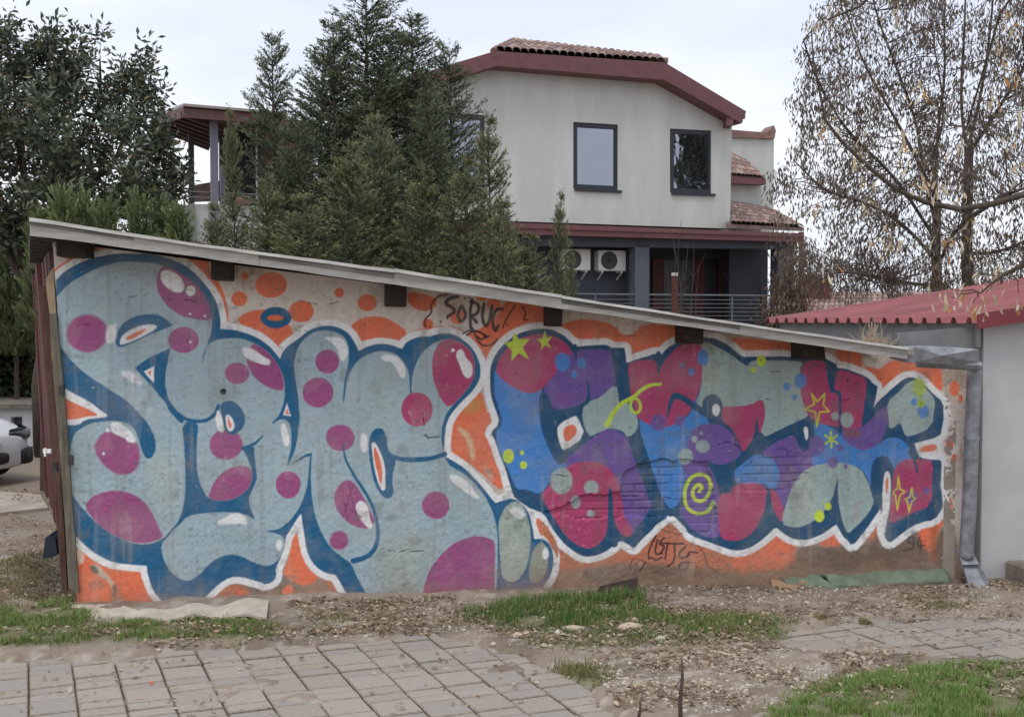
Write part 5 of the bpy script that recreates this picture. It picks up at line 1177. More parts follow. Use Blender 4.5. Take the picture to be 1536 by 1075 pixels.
sp_list = [(553, -8, 13.6, 0, 1.45, 'tallest dark spruce rising above the shed roof'), (416, 62, 13.2, 1, .85, 'pointed spruce beside the brown roofed terrace'), (686, 78, 14.2, 1, 1.0, 'wide spruce crossing the eaves of the cream house'),
           (632, 34, 13.9, 1, 1.35, 'dark spruce between the tallest spruce and the wide one at the house eaves'), (466, 90, 13.8, 0, 1.15, 'dark spruce between the pointed spruce and the tallest spruce'), (600, 60, 14.0, 0, 1.25, 'broad dark spruce pressed against the house side of the tallest spruce'), (510, 40, 13.3, 1, 1.1, 'dark spruce on the terrace side of the tallest spruce'), (655, 150, 13.0, 0, .8, 'lower dark spruce under the wide spruce by the house eaves'), (450, 190, 12.6, 1, 1.0, 'lower dark spruce below the pointed spruce'), (560, 190, 12.2, 1, 1.0, 'lower dark spruce hidden below the tallest spruce'),
           (572, 182, 11.6, 2, .9, 'olive young spruce standing just below the tallest spruce'), (512, 226, 11.2, 2, 1.1, 'olive young spruce with twin leaders in the middle of the row'), (742, 186, 11.6, 2, .72, 'slim olive spruce against the cream house wall'), (697, 250, 11.4, 2, .9, 'olive spruce tucked under the wide spruce at the house eaves'), (622, 262, 11.4, 2, .95, 'olive young spruce between the twin leader spruce and the roof trim step'),
           (360, 176, 12.4, 2, .42, 'slim spruce with a bare tip in front of the terrace post'), (330, 316, 11.4, 2, .7, 'low bushy spruce by the terrace parapet'), (406, 275, 11.2, 2, .85, 'olive spruce at the foot of the terrace wall'), (453, 300, 10.9, 2, 1.1, 'squat olive spruce close behind the second rafter'), (760, 310, 11.0, 2, .8, 'low olive spruce close to the shed roof before the porch band'),
           (831, 300, 12.0, 2, .36, 'small thin spruce top in front of the porch wall'), (858, 372, 11.5, 2, .28, 'tiny spruce tip in front of the air conditioner'), (800, 360, 11.4, 2, .9, 'low olive spruce beside the thin spruce top at the porch')]
used = set()
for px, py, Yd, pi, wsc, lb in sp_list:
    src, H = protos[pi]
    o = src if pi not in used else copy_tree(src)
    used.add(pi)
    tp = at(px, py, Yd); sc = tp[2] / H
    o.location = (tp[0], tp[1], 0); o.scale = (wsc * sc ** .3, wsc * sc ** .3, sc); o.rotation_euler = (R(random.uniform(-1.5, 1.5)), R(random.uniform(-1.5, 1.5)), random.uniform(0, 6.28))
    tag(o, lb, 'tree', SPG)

# ---- generic broad crown skeleton
def smooth3(p, it):
    p = [np.asarray(q, float) for q in p]
    for _ in range(it):
        q = [p[0]]
        for a, b in zip(p[:-1], p[1:]): q += [a * .75 + b * .25, a * .25 + b * .75]
        p = q + [p[-1]]
    return p
def skeleton(base, forks, tips, r0, bark, parent, twig_r=.006, sag=-.03, lf=.5):
    """forks: list of limb paths (arrays); every tip joins the nearest limb part-way along it"""
    tr = MB(); tr.tube(base, np.linspace(r0, r0 * .6, len(base)), 9)
    trunk = tr.build('trunk', bark, parent, smooth=True)
    lm = MB(); tw = MB(); allp = []
    for f in forks:
        f = np.array(smooth3(f, 3))
        lm.tube(f, np.linspace(r0 * lf, .008, len(f)), 6); allp.append(f[len(f) // 4:])
    lm.build('limbs', bark, trunk, smooth=True)
    A = np.vstack(allp); mids = []
    for t in tips:
        d = np.linalg.norm(A - t, axis=1) + np.maximum(0, A[:, 2] - t[2]) * 1.0
        a = A[np.argsort(d)[RNG.integers(0, 9)]]; p = path(a, t, 5, sag, .05)
        L_ = np.linalg.norm(t - a)
        tw.tube(p, np.linspace(min(.010, .003 + .008 * L_), twig_r * .4, 5), 3, cap=False); mids.append(p)
    tw.build('twigs', bark, trunk)['kind'] = 'stuff'
    return mids

# ---- evergreen magnolia on the left
def px_cloud(poly, n, y0, y1, seed):
    r = np.random.default_rng(seed); a = np.array(poly, float); out_ = []
    while len(out_) < n:
        x = r.uniform(a[:, 0].min(), a[:, 0].max(), 4000); y = r.uniform(a[:, 1].min(), a[:, 1].max(), 4000)
        k = inpoly(x, y, poly); dd = np.sqrt(seg_d2(x, y, poly)); dd = np.clip(dd / 60, .25, 1)
        for i in np.nonzero(k)[0]:
            dep = (y0 + y1) / 2 + (y1 - y0) / 2 * r.uniform(-1, 1) * dd[i]
            out_.append(at(x[i], y[i], dep))
    return np.array(out_[:n])
mag = thing('evergreen_tree', (-6.0, 15.0, 0), 'large glossy evergreen broadleaf tree left of the brown roofed terrace', 'tree')
def rel(o, P): return np.asarray(P) - WL[o.name]
base = np.array([(-6.0, 15, 0), (-6.05, 15, .9), (-5.95, 15, 1.7)])
fk = [path((-5.95, 15, 1.5), at(x, y, d), 7, .05, .05) for x, y, d in ((10, 60, 15), (80, 110, 14.5), (150, 90, 15.3), (210, 130, 15), (240, 200, 14.8), (30, 180, 14), (120, 200, 14.2), (-40, 120, 15.5), (200, 260, 14.4), (60, 270, 14.2), (255, 250, 15.4), (-60, 220, 15))]
crown_poly = [(-90, 60), (-40, 70), (0, 25), (20, 20), (30, 75), (50, 70), (75, 35), (85, 40), (80, 75), (110, 75), (118, 45), (130, 70), (150, 40), (156, 45), (130, 85), (105, 110), (140, 130), (165, 120), (190, 85), (215, 65), (224, 80), (205, 130), (235, 125), (246, 130), (238, 160), (250, 185), (262, 220), (270, 255), (270, 280), (245, 290), (225, 310), (200, 320), (160, 330), (100, 345), (0, 350), (-90, 350)]
crown_poly = [(a, b + 16) for a, b in crown_poly]
tips = px_cloud(crown_poly, 520, 13.7, 16.2, 5)
tips2 = np.vstack([at(x, y + 14, d)[None] for x, y, d in ((20, 22, 15), (78, 32, 14.5), (117, 44, 15), (153, 40, 15), (220, 64, 15), (245, 122, 15), (272, 240, 15), (275, 270, 15))])
tips = np.vstack([tips, tips2])
skeleton(base, fk, tips, .16, m_bark, mag)
k = 44
ctr = np.repeat(tips, k, 0); dd = rnd_dir(len(ctr)); dd[:, 2] = dd[:, 2] * .7 + .35
pos = ctr + dd * RNG.uniform(.0, .15, (len(ctr), 1)) + RNG.normal(size=ctr.shape) * np.array([.045, .045, .075])
gcol = np.array(alb(62, 74, 60)) + (np.array(alb(120, 130, 102)) - np.array(alb(62, 74, 60))) * (RNG.random((len(ctr), 1)) ** 1.8)
bro = RNG.random(len(ctr)) < .06; gcol[bro] = alb(128, 112, 74)
V, Fc, C_ = leaf_cards(pos, unit(dd + RNG.normal(size=dd.shape) * .5), rnd_dir(len(ctr)), RNG.uniform(.075, .125, len(ctr)), RNG.uniform(.032, .05, len(ctr)), gcol, .10)
put('crown', arr_mesh('crown', rel(mag, V), Fc, C_), m_leaf, mag)

# ---- feathery conifers showing over the roof and along the left boundary
def thuja(px, py, Yd, wpx, label, n=900, c0=(74, 88, 58), c1=(136, 148, 98), group=None, name='thuja_shrub', zmin=0.0):
    tp = at(px, py, Yd); Rr = wpx / F_PX * Yd
    t = thing(name, (tp[0], tp[1], 0), label, 'shrub', group)
    MB().tube([(tp[0], tp[1], 0), (tp[0], tp[1], tp[2] * .9)], [.05, .008], 6).build('trunk', m_bark, t)
    f = RNG.random(n); z = zmin + (tp[2] - zmin) * (1 - f ** .7 * 1.0); rr_ = Rr * np.clip((1 - z / tp[2]) * 2.2, .06, 1) * np.sqrt(RNG.uniform(.1, 1, n)); a = RNG.uniform(0, 2 * math.pi, n)
    P = np.stack([tp[0] + rr_ * np.cos(a), tp[1] + rr_ * np.sin(a), z], -1)
    D = np.stack([np.cos(a) * .5, np.sin(a) * .5, np.full(n, .95)], -1) + RNG.normal(size=(n, 3)) * .2
    # each spray: a flat fan of scale leaves
    q = 13; tt_ = np.tile(np.linspace(0, 1, q), n)[:, None]; L_ = np.repeat(RNG.uniform(.14, .26, n), q)[:, None]
    Pq = np.repeat(P, q, 0); Dq = unit(np.repeat(D, q, 0)); Sq = unit(np.cross(Dq, np.repeat(rnd_dir(n), q, 0)))
    sg = np.where(np.arange(n * q) % 2, 1, -1)[:, None]
    base_ = Pq + Dq * L_ * tt_ * .85; dirs = Dq * .8 + Sq * sg * (.75 * (1 - tt_) + .15)
    mixf = np.repeat(RNG.random((n, 1)) ** 1.3, q, 0) * .7 + .3 * tt_
    C0 = np.array(alb(*c0)) + (np.array(alb(*c1)) - np.array(alb(*c0))) * mixf
    V, Fc, C_ = leaf_cards(base_, dirs, Sq + RNG.normal(size=Sq.shape) * .4, L_[:, 0] * (.42 - .22 * tt_[:, 0]), .017, C0, .03)
    put('crown', arr_mesh('crown', V - WL[t.name], Fc, C_), m_needle, t)
    return t
fg = 'feathery conifers behind the high end of the shed'
for px, py, Yd, wpx in ((95, 300, 11.3, 34), (62, 322, 11.8, 30), (128, 305, 11.6, 36), (160, 316, 11.2, 36), (205, 300, 11.5, 36), (238, 312, 11.9, 40), (268, 322, 11.3, 34)):
    thuja(px, py, Yd, wpx, 'feathery light green conifer top peeping over the shed roof', 420, group=fg, zmin=1.6)
thuja(22, 335, 16.9, 46, 'tall feathery green conifer beside the shed side planks', 1300, zmin=1.2); thuja(-22, 370, 17.0, 50, 'tall feathery green conifer beside the low white outbuilding', 1000, zmin=1.2)
# clipped leafy hedge behind the garage
hx0, hx1 = at(-220, 500, 17.8)[0], at(70, 500, 17.8)[0]
n = 34000; Hh_ = 1.7 + (484 - 420) / F_PX * 17.8
P = np.stack([RNG.uniform(hx0, hx1, n), 17.6 + RNG.uniform(-.25, .5, n) + .25 * (fbm(RNG.uniform(0, 9, n), RNG.uniform(0, 9, n), 2, 3) - .5), RNG.uniform(0, 1, n) * Hh_ * 1.0], -1)
P[:, 1] += .35 * (fbm(P[:, 0] * 2.2, P[:, 2] * 2.2, 3, 8) - .5)
hc = np.array(alb(52, 64, 44)) + (np.array(alb(100, 112, 70)) - np.array(alb(52, 64, 44))) * RNG.random((n, 1)) ** 2
V, Fc, C_ = leaf_cards(P, rnd_dir(n) + np.array([0, -.4, .2]), rnd_dir(n), RNG.uniform(.07, .12, n), .065, hc)
hd_ = thing('leafy_hedge', (float((hx0 + hx1) / 2), 17.6, 0), 'dark leafy hedge rising behind the low white outbuilding', 'hedge')
put('foliage', arr_mesh('foliage', V - WL[hd_.name], Fc, C_), m_leaf, hd_)
mb = MB(); 
for k in range(9):
    xk = hx0 + (hx1 - hx0) * (k + .5) / 9; mb.tube([(xk, 17.9, 0), (xk + .05, 17.9, Hh_ * .8)], [.03, .01], 5)
mb.build('stems', m_bark, hd_)['kind'] = 'stuff'

# ---- bare tree hung with brown keys, behind the outbuilding
bt = thing('bare_tree', (6.6, 18.0, 0), 'tall bare tree hung with brown seed bunches behind the red roof', 'tree')
def T(x, y, d=18.0): return at(x, y, d)
trunk1 = np.array([(6.75, 18, 0), T(1408, 470), T(1404, 380), T(1406, 300)])
fk = [np.array([T(1404, 300), T(1405, 200, 18.2), T(1418, 120, 18.3), T(1416, 30, 18.4), T(1420, -90, 18.6)]), np.array([T(1404, 340), T(1385, 260, 17.6), T(1375, 180, 17.4), T(1340, 90, 17.3), T(1310, 10, 17.2), T(1300, -60, 17)]),
      np.array([T(1404, 330), T(1395, 240, 18.5), T(1420, 180, 18.7), T(1400, 60, 19)]), np.array([T(1404, 390), T(1350, 330, 17.2), T(1290, 300, 16.8), T(1240, 290, 16.6), T(1190, 240, 16.4)]),
      np.array([T(1404, 360), T(1340, 260, 17.6), T(1270, 200, 17.5), T(1220, 110, 17.4), T(1205, 60, 17.2)]), np.array([T(1407, 430), T(1330, 420, 17), T(1270, 405, 16.8), T(1230, 415, 16.6), T(1200, 440, 16.5)]),
      np.array([T(1406, 300), T(1345, 180, 18.4), T(1290, 90, 18.5), T(1260, -20, 18.6)]), np.array([T(1406, 400), T(1440, 330, 17.2), T(1500, 300, 17), T(1560, 250, 17)])]
trunk2 = np.array([(7.35, 18.4, 0), T(1454, 470, 18.4), T(1450, 380, 18.4), T(1452, 290, 18.4), T(1454, 210, 18.4)])
fk2 = [np.array([T(1454, 215, 18.4), T(1470, 150, 18.6), T(1485, 60, 18.7), T(1495, -80, 18.9)]), np.array([T(1454, 230, 18.4), T(1500, 160, 18.2), T(1560, 60, 18), T(1600, -40, 18)]), np.array([T(1453, 240, 18.4), T(1440, 160, 18.7), T(1446, 60, 18.9), T(1450, -60, 19)]),
       np.array([T(1452, 330, 18.4), T(1510, 290, 18), T(1580, 270, 17.8)]), np.array([T(1451, 380, 18.4), T(1500, 380, 18), T(1580, 340, 17.6)])]
key_poly = [(1198, 60), (1215, 20), (1250, -40), (1300, -80), (1650, -80), (1650, 440), (1440, 440), (1300, 430), (1210, 420), (1180, 400), (1150, 300), (1165, 250), (1185, 230), (1190, 150), (1195, 100)]
tips = px_cloud(key_poly, 1050, 16.2, 19.2, 9)
k1 = tips[tips[:, 0] < 7.0]; k2_ = tips[tips[:, 0] >= 7.0]
skeleton(trunk1, fk, k1, .10, m_bark_b, bt, .003, .0, .30); 
bt2 = thing('bare_tree', (7.35, 18.4, 0), 'second bare stem forking high up, beside the seed hung tree', 'tree')
skeleton(trunk2, fk2, k2_, .11, m_bark_b, bt2, .003, .0, .32)
def keys(tips, parent, per, L0, L1, wd, c0, c1, spread, drop, seed, name='seed_bunches'):
    r = np.random.default_rng(seed); keep = tips
    C = np.repeat(keep, per, 0)
    off = r.normal(size=C.shape) * spread; off[:, 2] = -np.abs(r.normal(size=len(C))) * drop
    D = r.normal(size=C.shape) * .35; D[:, 2] = -1
    cc = np.array(alb(*c0)) + (np.array(alb(*c1)) - np.array(alb(*c0))) * r.random((len(C), 1))
    V, Fc, C_ = leaf_cards(C + off, D, r.normal(size=C.shape), r.uniform(L0, L1, len(C)), wd, cc, .08)
    o = put(name, arr_mesh(name, V - WL[parent.name], Fc, C_), m_dry, parent); o['kind'] = 'stuff'
keys(k1, bt, 27, .06, .12, .024, (94, 84, 76), (148, 134, 120), .085, .17, 3); keys(k2_, bt2, 22, .06, .12, .024, (94, 84, 76), (148, 134, 120), .085, .17, 4)
# climbing dead shrub at the porch corner
ds = thing('dead_climber', tuple(at(1180, 540, 22.0) * np.array([1, 1, 0])), 'dead brown climber tangled round the porch corner pillar', 'plant')
dp = px_cloud([(1145, 480), (1140, 440), (1165, 410), (1180, 370), (1195, 350), (1205, 400), (1212, 440), (1205, 490)], 130, 21.4, 22.4, 21)
mb = MB()
for p in dp: mb.tube(path((p[0] + RNG.normal() * .15, p[1], 0), p, 6, 0, .05), [.012, .01, .008, .006, .004, .003], 3, cap=False)
mb.build('stems', m_bark_b, ds)['kind'] = 'stuff'
keys(dp, ds, 12, .06, .11, .03, (92, 74, 62), (134, 112, 94), .10, .14, 23, 'dead_leaves')
# thin bare shrub in front of the porch
bs_ = thing('bare_shrub', tuple(at(1020, 560, 14.0) * np.array([1, 1, 0])), 'thin leafless shrub stems rising in front of the porch doors', 'shrub')
mb = MB(); b0 = at(1022, 520, 14.0); b0[2] = 0
for x, y in ((1006, 340), (1022, 330), (1041, 355), (1012, 372), (1032, 368), (1000, 405), (1048, 400), (1026, 390)):
    t_ = at(x, y, 14 + random.uniform(-.2, .2)); p = path(b0 + RNG.normal(size=3) * np.array([.06, .06, 0]), t_, 7, 0, .02); mb.tube(p, np.linspace(.014, .003, 7), 4)
    for k in range(5):
        i = random.randrange(3, 6); q = p[i] + np.array([random.uniform(-.15, .15), random.uniform(-.1, .1), random.uniform(.1, .3)]); mb.tube([p[i], q], [.004, .002], 3)
mb.build('stems', m_bark, bs_)
# far thickets closing the view low down behind the outhouse
for lbx, (x0, x1, Yd, top, seed) in (('grey brown winter thicket behind the tiled outhouse', (1150, 1720, 34.0, 418, 31)),):
    th = thing('winter_thicket', tuple(at(1400, 560, Yd) * np.array([1, 1, 0])), lbx, 'thicket'); th_m = MB(); r = np.random.default_rng(seed)
    for k in range(520):
        b = at(r.uniform(x0, x1), 540, Yd + r.uniform(-1.5, 1.5)); b[2] = 0
        zt = 1.7 + (484 - (top + r.uniform(-25, 45))) / F_PX * Yd
        t_ = b + np.array([r.normal() * .5, r.normal() * .3, zt]); p = path(b, t_, 5, 0, .05); th_m.tube(p, np.linspace(.03, .008, 5), 3, cap=False)
        for q_ in range(3):
            i = r.integers(2, 5); th_m.tube([p[i], p[i] + np.array([r.normal() * .5, r.normal() * .3, r.uniform(.1, .5)])], [.012, .005], 3, cap=False)
    th_m.build('stems', m_bark_b, th)['kind'] = 'stuff'

# ---- near tree on the right whose branch hangs into view
nt_ = thing('near_tree', (3.6, 4.6, 0), 'near branch with pale dry pods reaching in over the red roof', 'tree')
def Q(x, y, d=5.2): return at(x, y, d)
mb = MB(); mb.tube([(3.6, 4.6, 0), (3.55, 4.65, 1.0), (3.5, 4.75, 2.0), (3.4, 4.8, 3.2)], [.12, .11, .09, .05], 9); ntr = mb.build('trunk', m_bark, nt_, smooth=True)
B1 = np.array([(3.5, 4.75, 2.0), (2.9, 5.0, 2.25), Q(1536, 292), Q(1490, 306), Q(1440, 314), Q(1390, 304), Q(1345, 285), Q(1300, 248), Q(1262, 212), Q(1238, 180), Q(1228, 130), Q(1220, 90), Q(1217, 45)])
B2 = np.array([(3.45, 4.8, 2.6), (2.9, 5.0, 3.3), Q(1560, -60), Q(1500, 20), Q(1480, 90, 5.3), Q(1462, 150, 5.4), Q(1450, 190, 5.5)]); B3 = np.array([(3.4, 4.8, 3.2), (2.8, 5.0, 3.6), Q(1500, -110), Q(1400, -80), Q(1340, -40), Q(1290, 10), Q(1240, 30)])
B4 = np.array([(3.5, 4.75, 1.9), (3.0, 4.9, 2.0), Q(1560, 360, 5.0), Q(1530, 400, 5.0), Q(1500, 415, 5.0), Q(1470, 440, 5.0)])
mb = MB()
for B, r0, r1 in ((B1, .03, .003), (B2, .03, .004), (B3, .03, .003), (B4, .02, .003)): mb.tube(B, np.r_[np.linspace(.05, .02, 2), np.linspace(.0155 if B is not B2 else .006, r1, len(B) - 2)], 7)
mb.build('limbs', m_bark, ntr, smooth=True)
pods = [(1296, 205), (1244, 170), (1240, 185), (1355, 195), (1362, 215), (1398, 262), (1404, 275), (1440, 275), (1500, 60), (1512, 85), (1524, 110), (1226, 300), (1285, 232), (1330, 340), (1352, 355), (1380, 262), (1462, 330), (1452, 345), (1340, 2), (1255, 10), (1224, 15), (1442, 425), (1470, 412), (1478, 440), (1500, 392), (1528, 440), (1515, 200), (1530, 30), (1510, 20), (1490, 140), (1420, 270), (1372, 120), (1382, 135), (1300, 260), (1305, 300), (1318, 355), (1408, 430), (1460, 455), (1425, 445), (1530, 160), (1535, 240), (1440, 210), (1418, 355), (1240, 395), (1500, 425)]
AL = np.vstack([B[2:] for B in (B1, B2, B3, B4)]); mb = MB(); PT = []
for x, y in pods:
    p = Q(x, y, 5.2 + random.uniform(-.25, .35)); d = np.linalg.norm(AL - p, axis=1) + 1.5 * np.maximum(0, p[2] - AL[:, 2]); a = AL[np.argmin(d)]
    mb.tube(path(a, p, 6, .02, .05), np.linspace(.004, .0015, 6), 3, cap=False); PT.append(p)
mb.build('twigs', m_bark, ntr)['kind'] = 'stuff'
PT = np.array(PT); r = np.random.default_rng(77); C = np.repeat(PT, 7, 0); off = r.normal(size=C.shape) * .02; off[:, 2] -= np.abs(r.normal(size=len(C))) * .035
D = r.normal(size=C.shape) * .42; D[:, 2] = -1
tan = np.array(alb(196, 172, 134)) + (np.array(alb(226, 212, 190)) - np.array(alb(196, 172, 134))) * r.random((len(C), 1)); och = r.random(len(C)) < .18; tan[och] = alb(186, 138, 80)
# pods as twisted two-segment strips
L_ = r.uniform(.025, .07, len(C))[:, None]; D = unit(D); S = unit(np.cross(D, r.normal(size=C.shape))); W_ = r.uniform(.003, .008, len(C))[:, None]; K = unit(np.cross(D, S))
p0 = C + off; p1 = p0 + D * L_ * .35 + K * L_ * .08; p2 = p0 + D * L_ * .7 + K * L_ * .12; p3 = p0 + D * L_ + K * L_ * r.uniform(-.2, .2, (len(C), 1)); S2 = unit(S + K * 1.6)
V = np.stack([p0, p1 + S * W_, p1 - S * W_, p2 + S2 * W_, p2 - S2 * W_, p3], 1).reshape(-1, 3); b_ = np.arange(len(C))[:, None] * 6
Fc = np.concatenate([b_ + [0, 1, 2, 2], b_ + [1, 3, 4, 2], b_ + [3, 5, 5, 4]])
Fc3 = np.concatenate([b_ + [0, 1, 2], b_ + [1, 3, 4], b_ + [1, 4, 2], b_ + [3, 5, 4]])
o = put('pods', arr_mesh('pods', V - WL[nt_.name], Fc3, np.repeat(tan, 6, 0)), m_dry, nt_); o['kind'] = 'stuff'

# ---- a big evergreen across the road, out of view, mirrored in the house windows
mt = copy_tree(mag); mt.location = (26.0, 16.4, 0); mt.scale = (2.0, 2.0, 2.2); mt.rotation_euler = (0, 0, 1.0)
tag(mt, 'evergreen tree mirrored in the right hand house window', 'tree')
# ================================================================ things on the ground
# ---- white car, nose towards the yard
cx0, cy0 = at(37, 700, 12.4)[0] - .90, 12.4
car = thing('white_car', (cx0, cy0, 0), 'white car parked nose out before the low white outbuilding', 'car')
m_car = mat('white_car_paint', alb(206, 208, 214), .25, var=.02, bump=0, spec=.6); m_dark = mat('car_dark_plastic', alb(34, 36, 40), .5, var=.1, bump=0)
m_cglass = mat('car_glass', alb(30, 34, 40), .08, var=.02, bump=0, spec=.8); m_tyre = mat('tyre_rubber', alb(36, 36, 38), .9, var=.1, bump=.2)
def loft(stn, m_, name, parent, n=20, e=.42):
    mb = MB(); N_ = []
    for (yy, hw_, zb, zt, xo) in stn:
        rg = []
        for i in range(n):
            a = 2 * math.pi * i / n; ca, sa = math.cos(a), math.sin(a)
            rg.append((cx0 + xo + hw_ * math.copysign(abs(ca) ** e, ca), cy0 + yy, (zb + zt) / 2 + (zt - zb) / 2 * math.copysign(abs(sa) ** e, sa)))
        N_.append(rg)
    vs = [p for r_ in N_ for p in r_]
    fs = [(i * n + k, i * n + (k + 1) % n, (i + 1) * n + (k + 1) % n, (i + 1) * n + k) for i in range(len(N_) - 1) for k in range(n)]
    fs += [tuple(range(n)), tuple((len(N_) - 1) * n + k for k in range(n))]
    return mb.add(vs, fs).build(name, m_, parent, smooth=True)
loft([(0, .62, .22, .62, 0), (.06, .76, .19, .68, 0), (.2, .86, .18, .76, 0), (.45, .90, .18, .84, 0), (1.0, .91, .2, .94, 0), (1.6, .91, .2, .98, 0), (3.2, .91, .2, 1.0, 0), (3.9, .88, .22, .98, 0), (4.15, .78, .3, .9, 0)], m_car, 'body', car)
cab = loft([(1.15, .66, .9, .98, 0), (1.6, .70, .9, 1.28, 0), (2.1, .70, .9, 1.46, 0), (3.0, .70, .9, 1.48, 0), (3.6, .68, .9, 1.30, 0), (3.95, .64, .9, 1.0, 0)], m_cglass, 'glasshouse', car)
loft([(1.95, .60, 1.40, 1.47, 0), (2.2, .64, 1.42, 1.50, 0), (2.9, .64, 1.42, 1.51, 0), (3.3, .60, 1.38, 1.46, 0)], m_car, 'roof_panel', cab)
for sx in (-1, 1):
    loft([(.02, .16, .56, .66, sx * .58), (.10, .20, .56, .70, sx * .64), (.30, .10, .60, .74, sx * .80)], m_cglass, 'headlight', car)
    loft([(.0, .10, .24, .44, sx * .68), (.08, .10, .22, .46, sx * .72), (.16, .08, .24, .44, sx * .78)], m_dark, 'fog_recess', car)
    for yy in (.78, 3.3):
        wc = np.array([cx0 + sx * .80, cy0 + yy, .31]); wh = MB().tube([wc - np.array([sx * .1, 0, 0]), wc + np.array([sx * .12, 0, 0])], .31, 22).build('wheel', m_tyre, car)
        MB().tube([wc, wc + np.array([sx * .125, 0, 0])], .20, 18).build('rim', mat('alloy_rim', alb(150, 152, 156), .4, metal=.6), wh)
    loft([(1.35, .05, .92, 1.02, sx * 1.0), (1.45, .10, .90, 1.06, sx * .98), (1.55, .06, .92, 1.04, sx * .98)], m_car, 'wing_mirror', car)
loft([(-.01, .40, .26, .42, 0), (.05, .44, .26, .44, 0)], m_dark, 'grille', car)
MB().box(cx0 - .26, cx0 + .26, cy0 - .025, cy0 - .01, .44, .55).build('number_plate', mat('plain_plate', alb(190, 190, 186), .5), car)

car.location = (at(38, 700, 12.2)[0] - .36, 12.0, 0); car.rotation_euler = (0, 0, R(66)); car.scale = (.86, .86, .80)

# ---- loose slabs, sheets and boards by the wall
def gpt(x, y, z=0.0): p = G(x, y); p[2] = gh(p[0], p[1]) + z; return p
m_slab = mat('weathered_cement_sheet', alb(176, 168, 154), .92, var=.14, scale=12, bump=.4, bscale=60)
pz = .035
pts = [(55, 927), (110, 918), (178, 915), (205, 925), (205, 938), (170, 940), (110, 936), (70, 934)]
o = MB().prism([np.array([*G(x, y)[:2], pz + .012 * (i % 2)]) for i, (x, y) in enumerate(pts)], (0, 0, -.05)).build('cement_slab', m_slab, None)
tag(o, 'flat broken cement slab at the orange foot of the wall', 'slab')
# corrugated fragment: wave along its length
ns = 33; V_, F_ = [], []
for k in range(ns):
    t = k / (ns - 1); x = 196 + t * 204
    yb_ = 937 - 3 * t + 1.2 * math.sin(t * 9); yt_ = 928 - 13 * t + 1.5 * math.sin(t * 11 + 1)
    zz = .035 + .013 * math.sin(t * 17) + .012 * t
    a, b = G(x, yb_), G(x + 3, yt_); a[2], b[2] = zz, zz + .012 + .012 * t
    V_ += [a, b, a - np.array([0, 0, .014]), b - np.array([0, 0, .014])]
for k in range(ns - 1):
    i, j = 4 * k, 4 * k + 4
    F_ += [(i, j, j + 1, i + 1), (i + 2, i + 3, j + 3, j + 2), (i, i + 2, j + 2, j), (i + 1, j + 1, j + 3, i + 3)]
F_ += [(0, 1, 3, 2), (4 * ns - 4, 4 * ns - 2, 4 * ns - 1, 4 * ns - 3)]
o = MB().add(V_, F_).build('corrugated_fragment', m_slab, None); tag(o, 'wavy fragment of pale corrugated cement sheet lying over the grass', 'roof sheet')
# green rolled roofing at the right foot of the wall
m_green = mat('green_roofing_felt', alb(104, 116, 100), .8, var=.18, scale=7, bump=.35, bscale=30)
def roll(xa, ya, xb, yb, h0, h1, off0, nm, m_, label, cat, seed):
    r = np.random.default_rng(seed); ns = 26; nr = 9; V_, F_ = [], []
    for k in range(ns):
        t = k / (ns - 1); f = G(xa + (xb - xa) * t, ya + (yb - ya) * t); H = h0 + (h1 - h0) * t + .010 * math.sin(t * 14 + seed); D_ = .17
        for i in range(nr):
            s = i / (nr - 1)
            p = f - WN * (s * D_) + WN * .0; z = H * (math.sin(min(1, s * 1.5) * math.pi / 2)) + .004 * r.normal() + .012 * math.sin(t * 9 + s * 4)
            p = p + WN * (.03 * math.sin(t * 7 + 1)); p[2] = max(z, .0) + .012
            V_.append(p)
    for k in range(ns - 1):
        for i in range(nr - 1): F_.append((k * nr + i, (k + 1) * nr + i, (k + 1) * nr + i + 1, k * nr + i + 1))
    b = len(V_); V_ += [p - np.array([0, 0, .03]) for p in V_[:b]]
    F_ += [(c + b, d_ + b, b_ + b, a + b) for a, b_, d_, c in F_[:(ns - 1) * (nr - 1)]]
    for k in range(ns - 1): F_.append((k * nr, k * nr + b, (k + 1) * nr + b, (k + 1) * nr))
    for i in range(nr - 1): F_ += [(i, i + 1, i + 1 + b, i + b), ((ns - 1) * nr + i, (ns - 1) * nr + i + b, (ns - 1) * nr + i + 1 + b, (ns - 1) * nr + i + 1)]
    o = MB().add(V_, F_).build(nm, m_, None, smooth=True); tag(o, label, cat); return o
roll(1245, 884, 1425, 874, .060, .075, 0, 'roofing_felt', m_green, 'long green strip of roofing felt folded along the wall foot', 'felt', 1)
roll(1178, 882, 1256, 885, .050, .045, 0, 'roofing_felt', m_green, 'short torn piece of green roofing felt beside the brown slab', 'felt', 4)
sl = [(1155, 876), (1170, 871), (1200, 873), (1208, 880), (1196, 887), (1170, 888), (1158, 884)]
o = MB().prism([np.array([*G(x, y)[:2], .055 - .006 * i]) for i, (x, y) in enumerate(sl)], (0, 0, -.04)).build('stone_slab', mat('brown_flat_stone', alb(150, 124, 98), .9, var=.25, scale=14, bump=.5), None, bevel=.006); tag(o, 'brown flat stone slab at the end of the green felt', 'slab')
bp_ = [gpt(895, 907, .01), gpt(955, 903, .035), gpt(957, 897, .085), gpt(900, 903, .045)]
o = MB().prism(bp_, (0, .02, .01)).build('leaning_board', m_wood_dk, None); tag(o, 'small dark board half buried in grass before the wall', 'board')
bp_ = [G(1140, 866.5), G(1160, 866), G(1160, 864.5), G(1140, 865)]
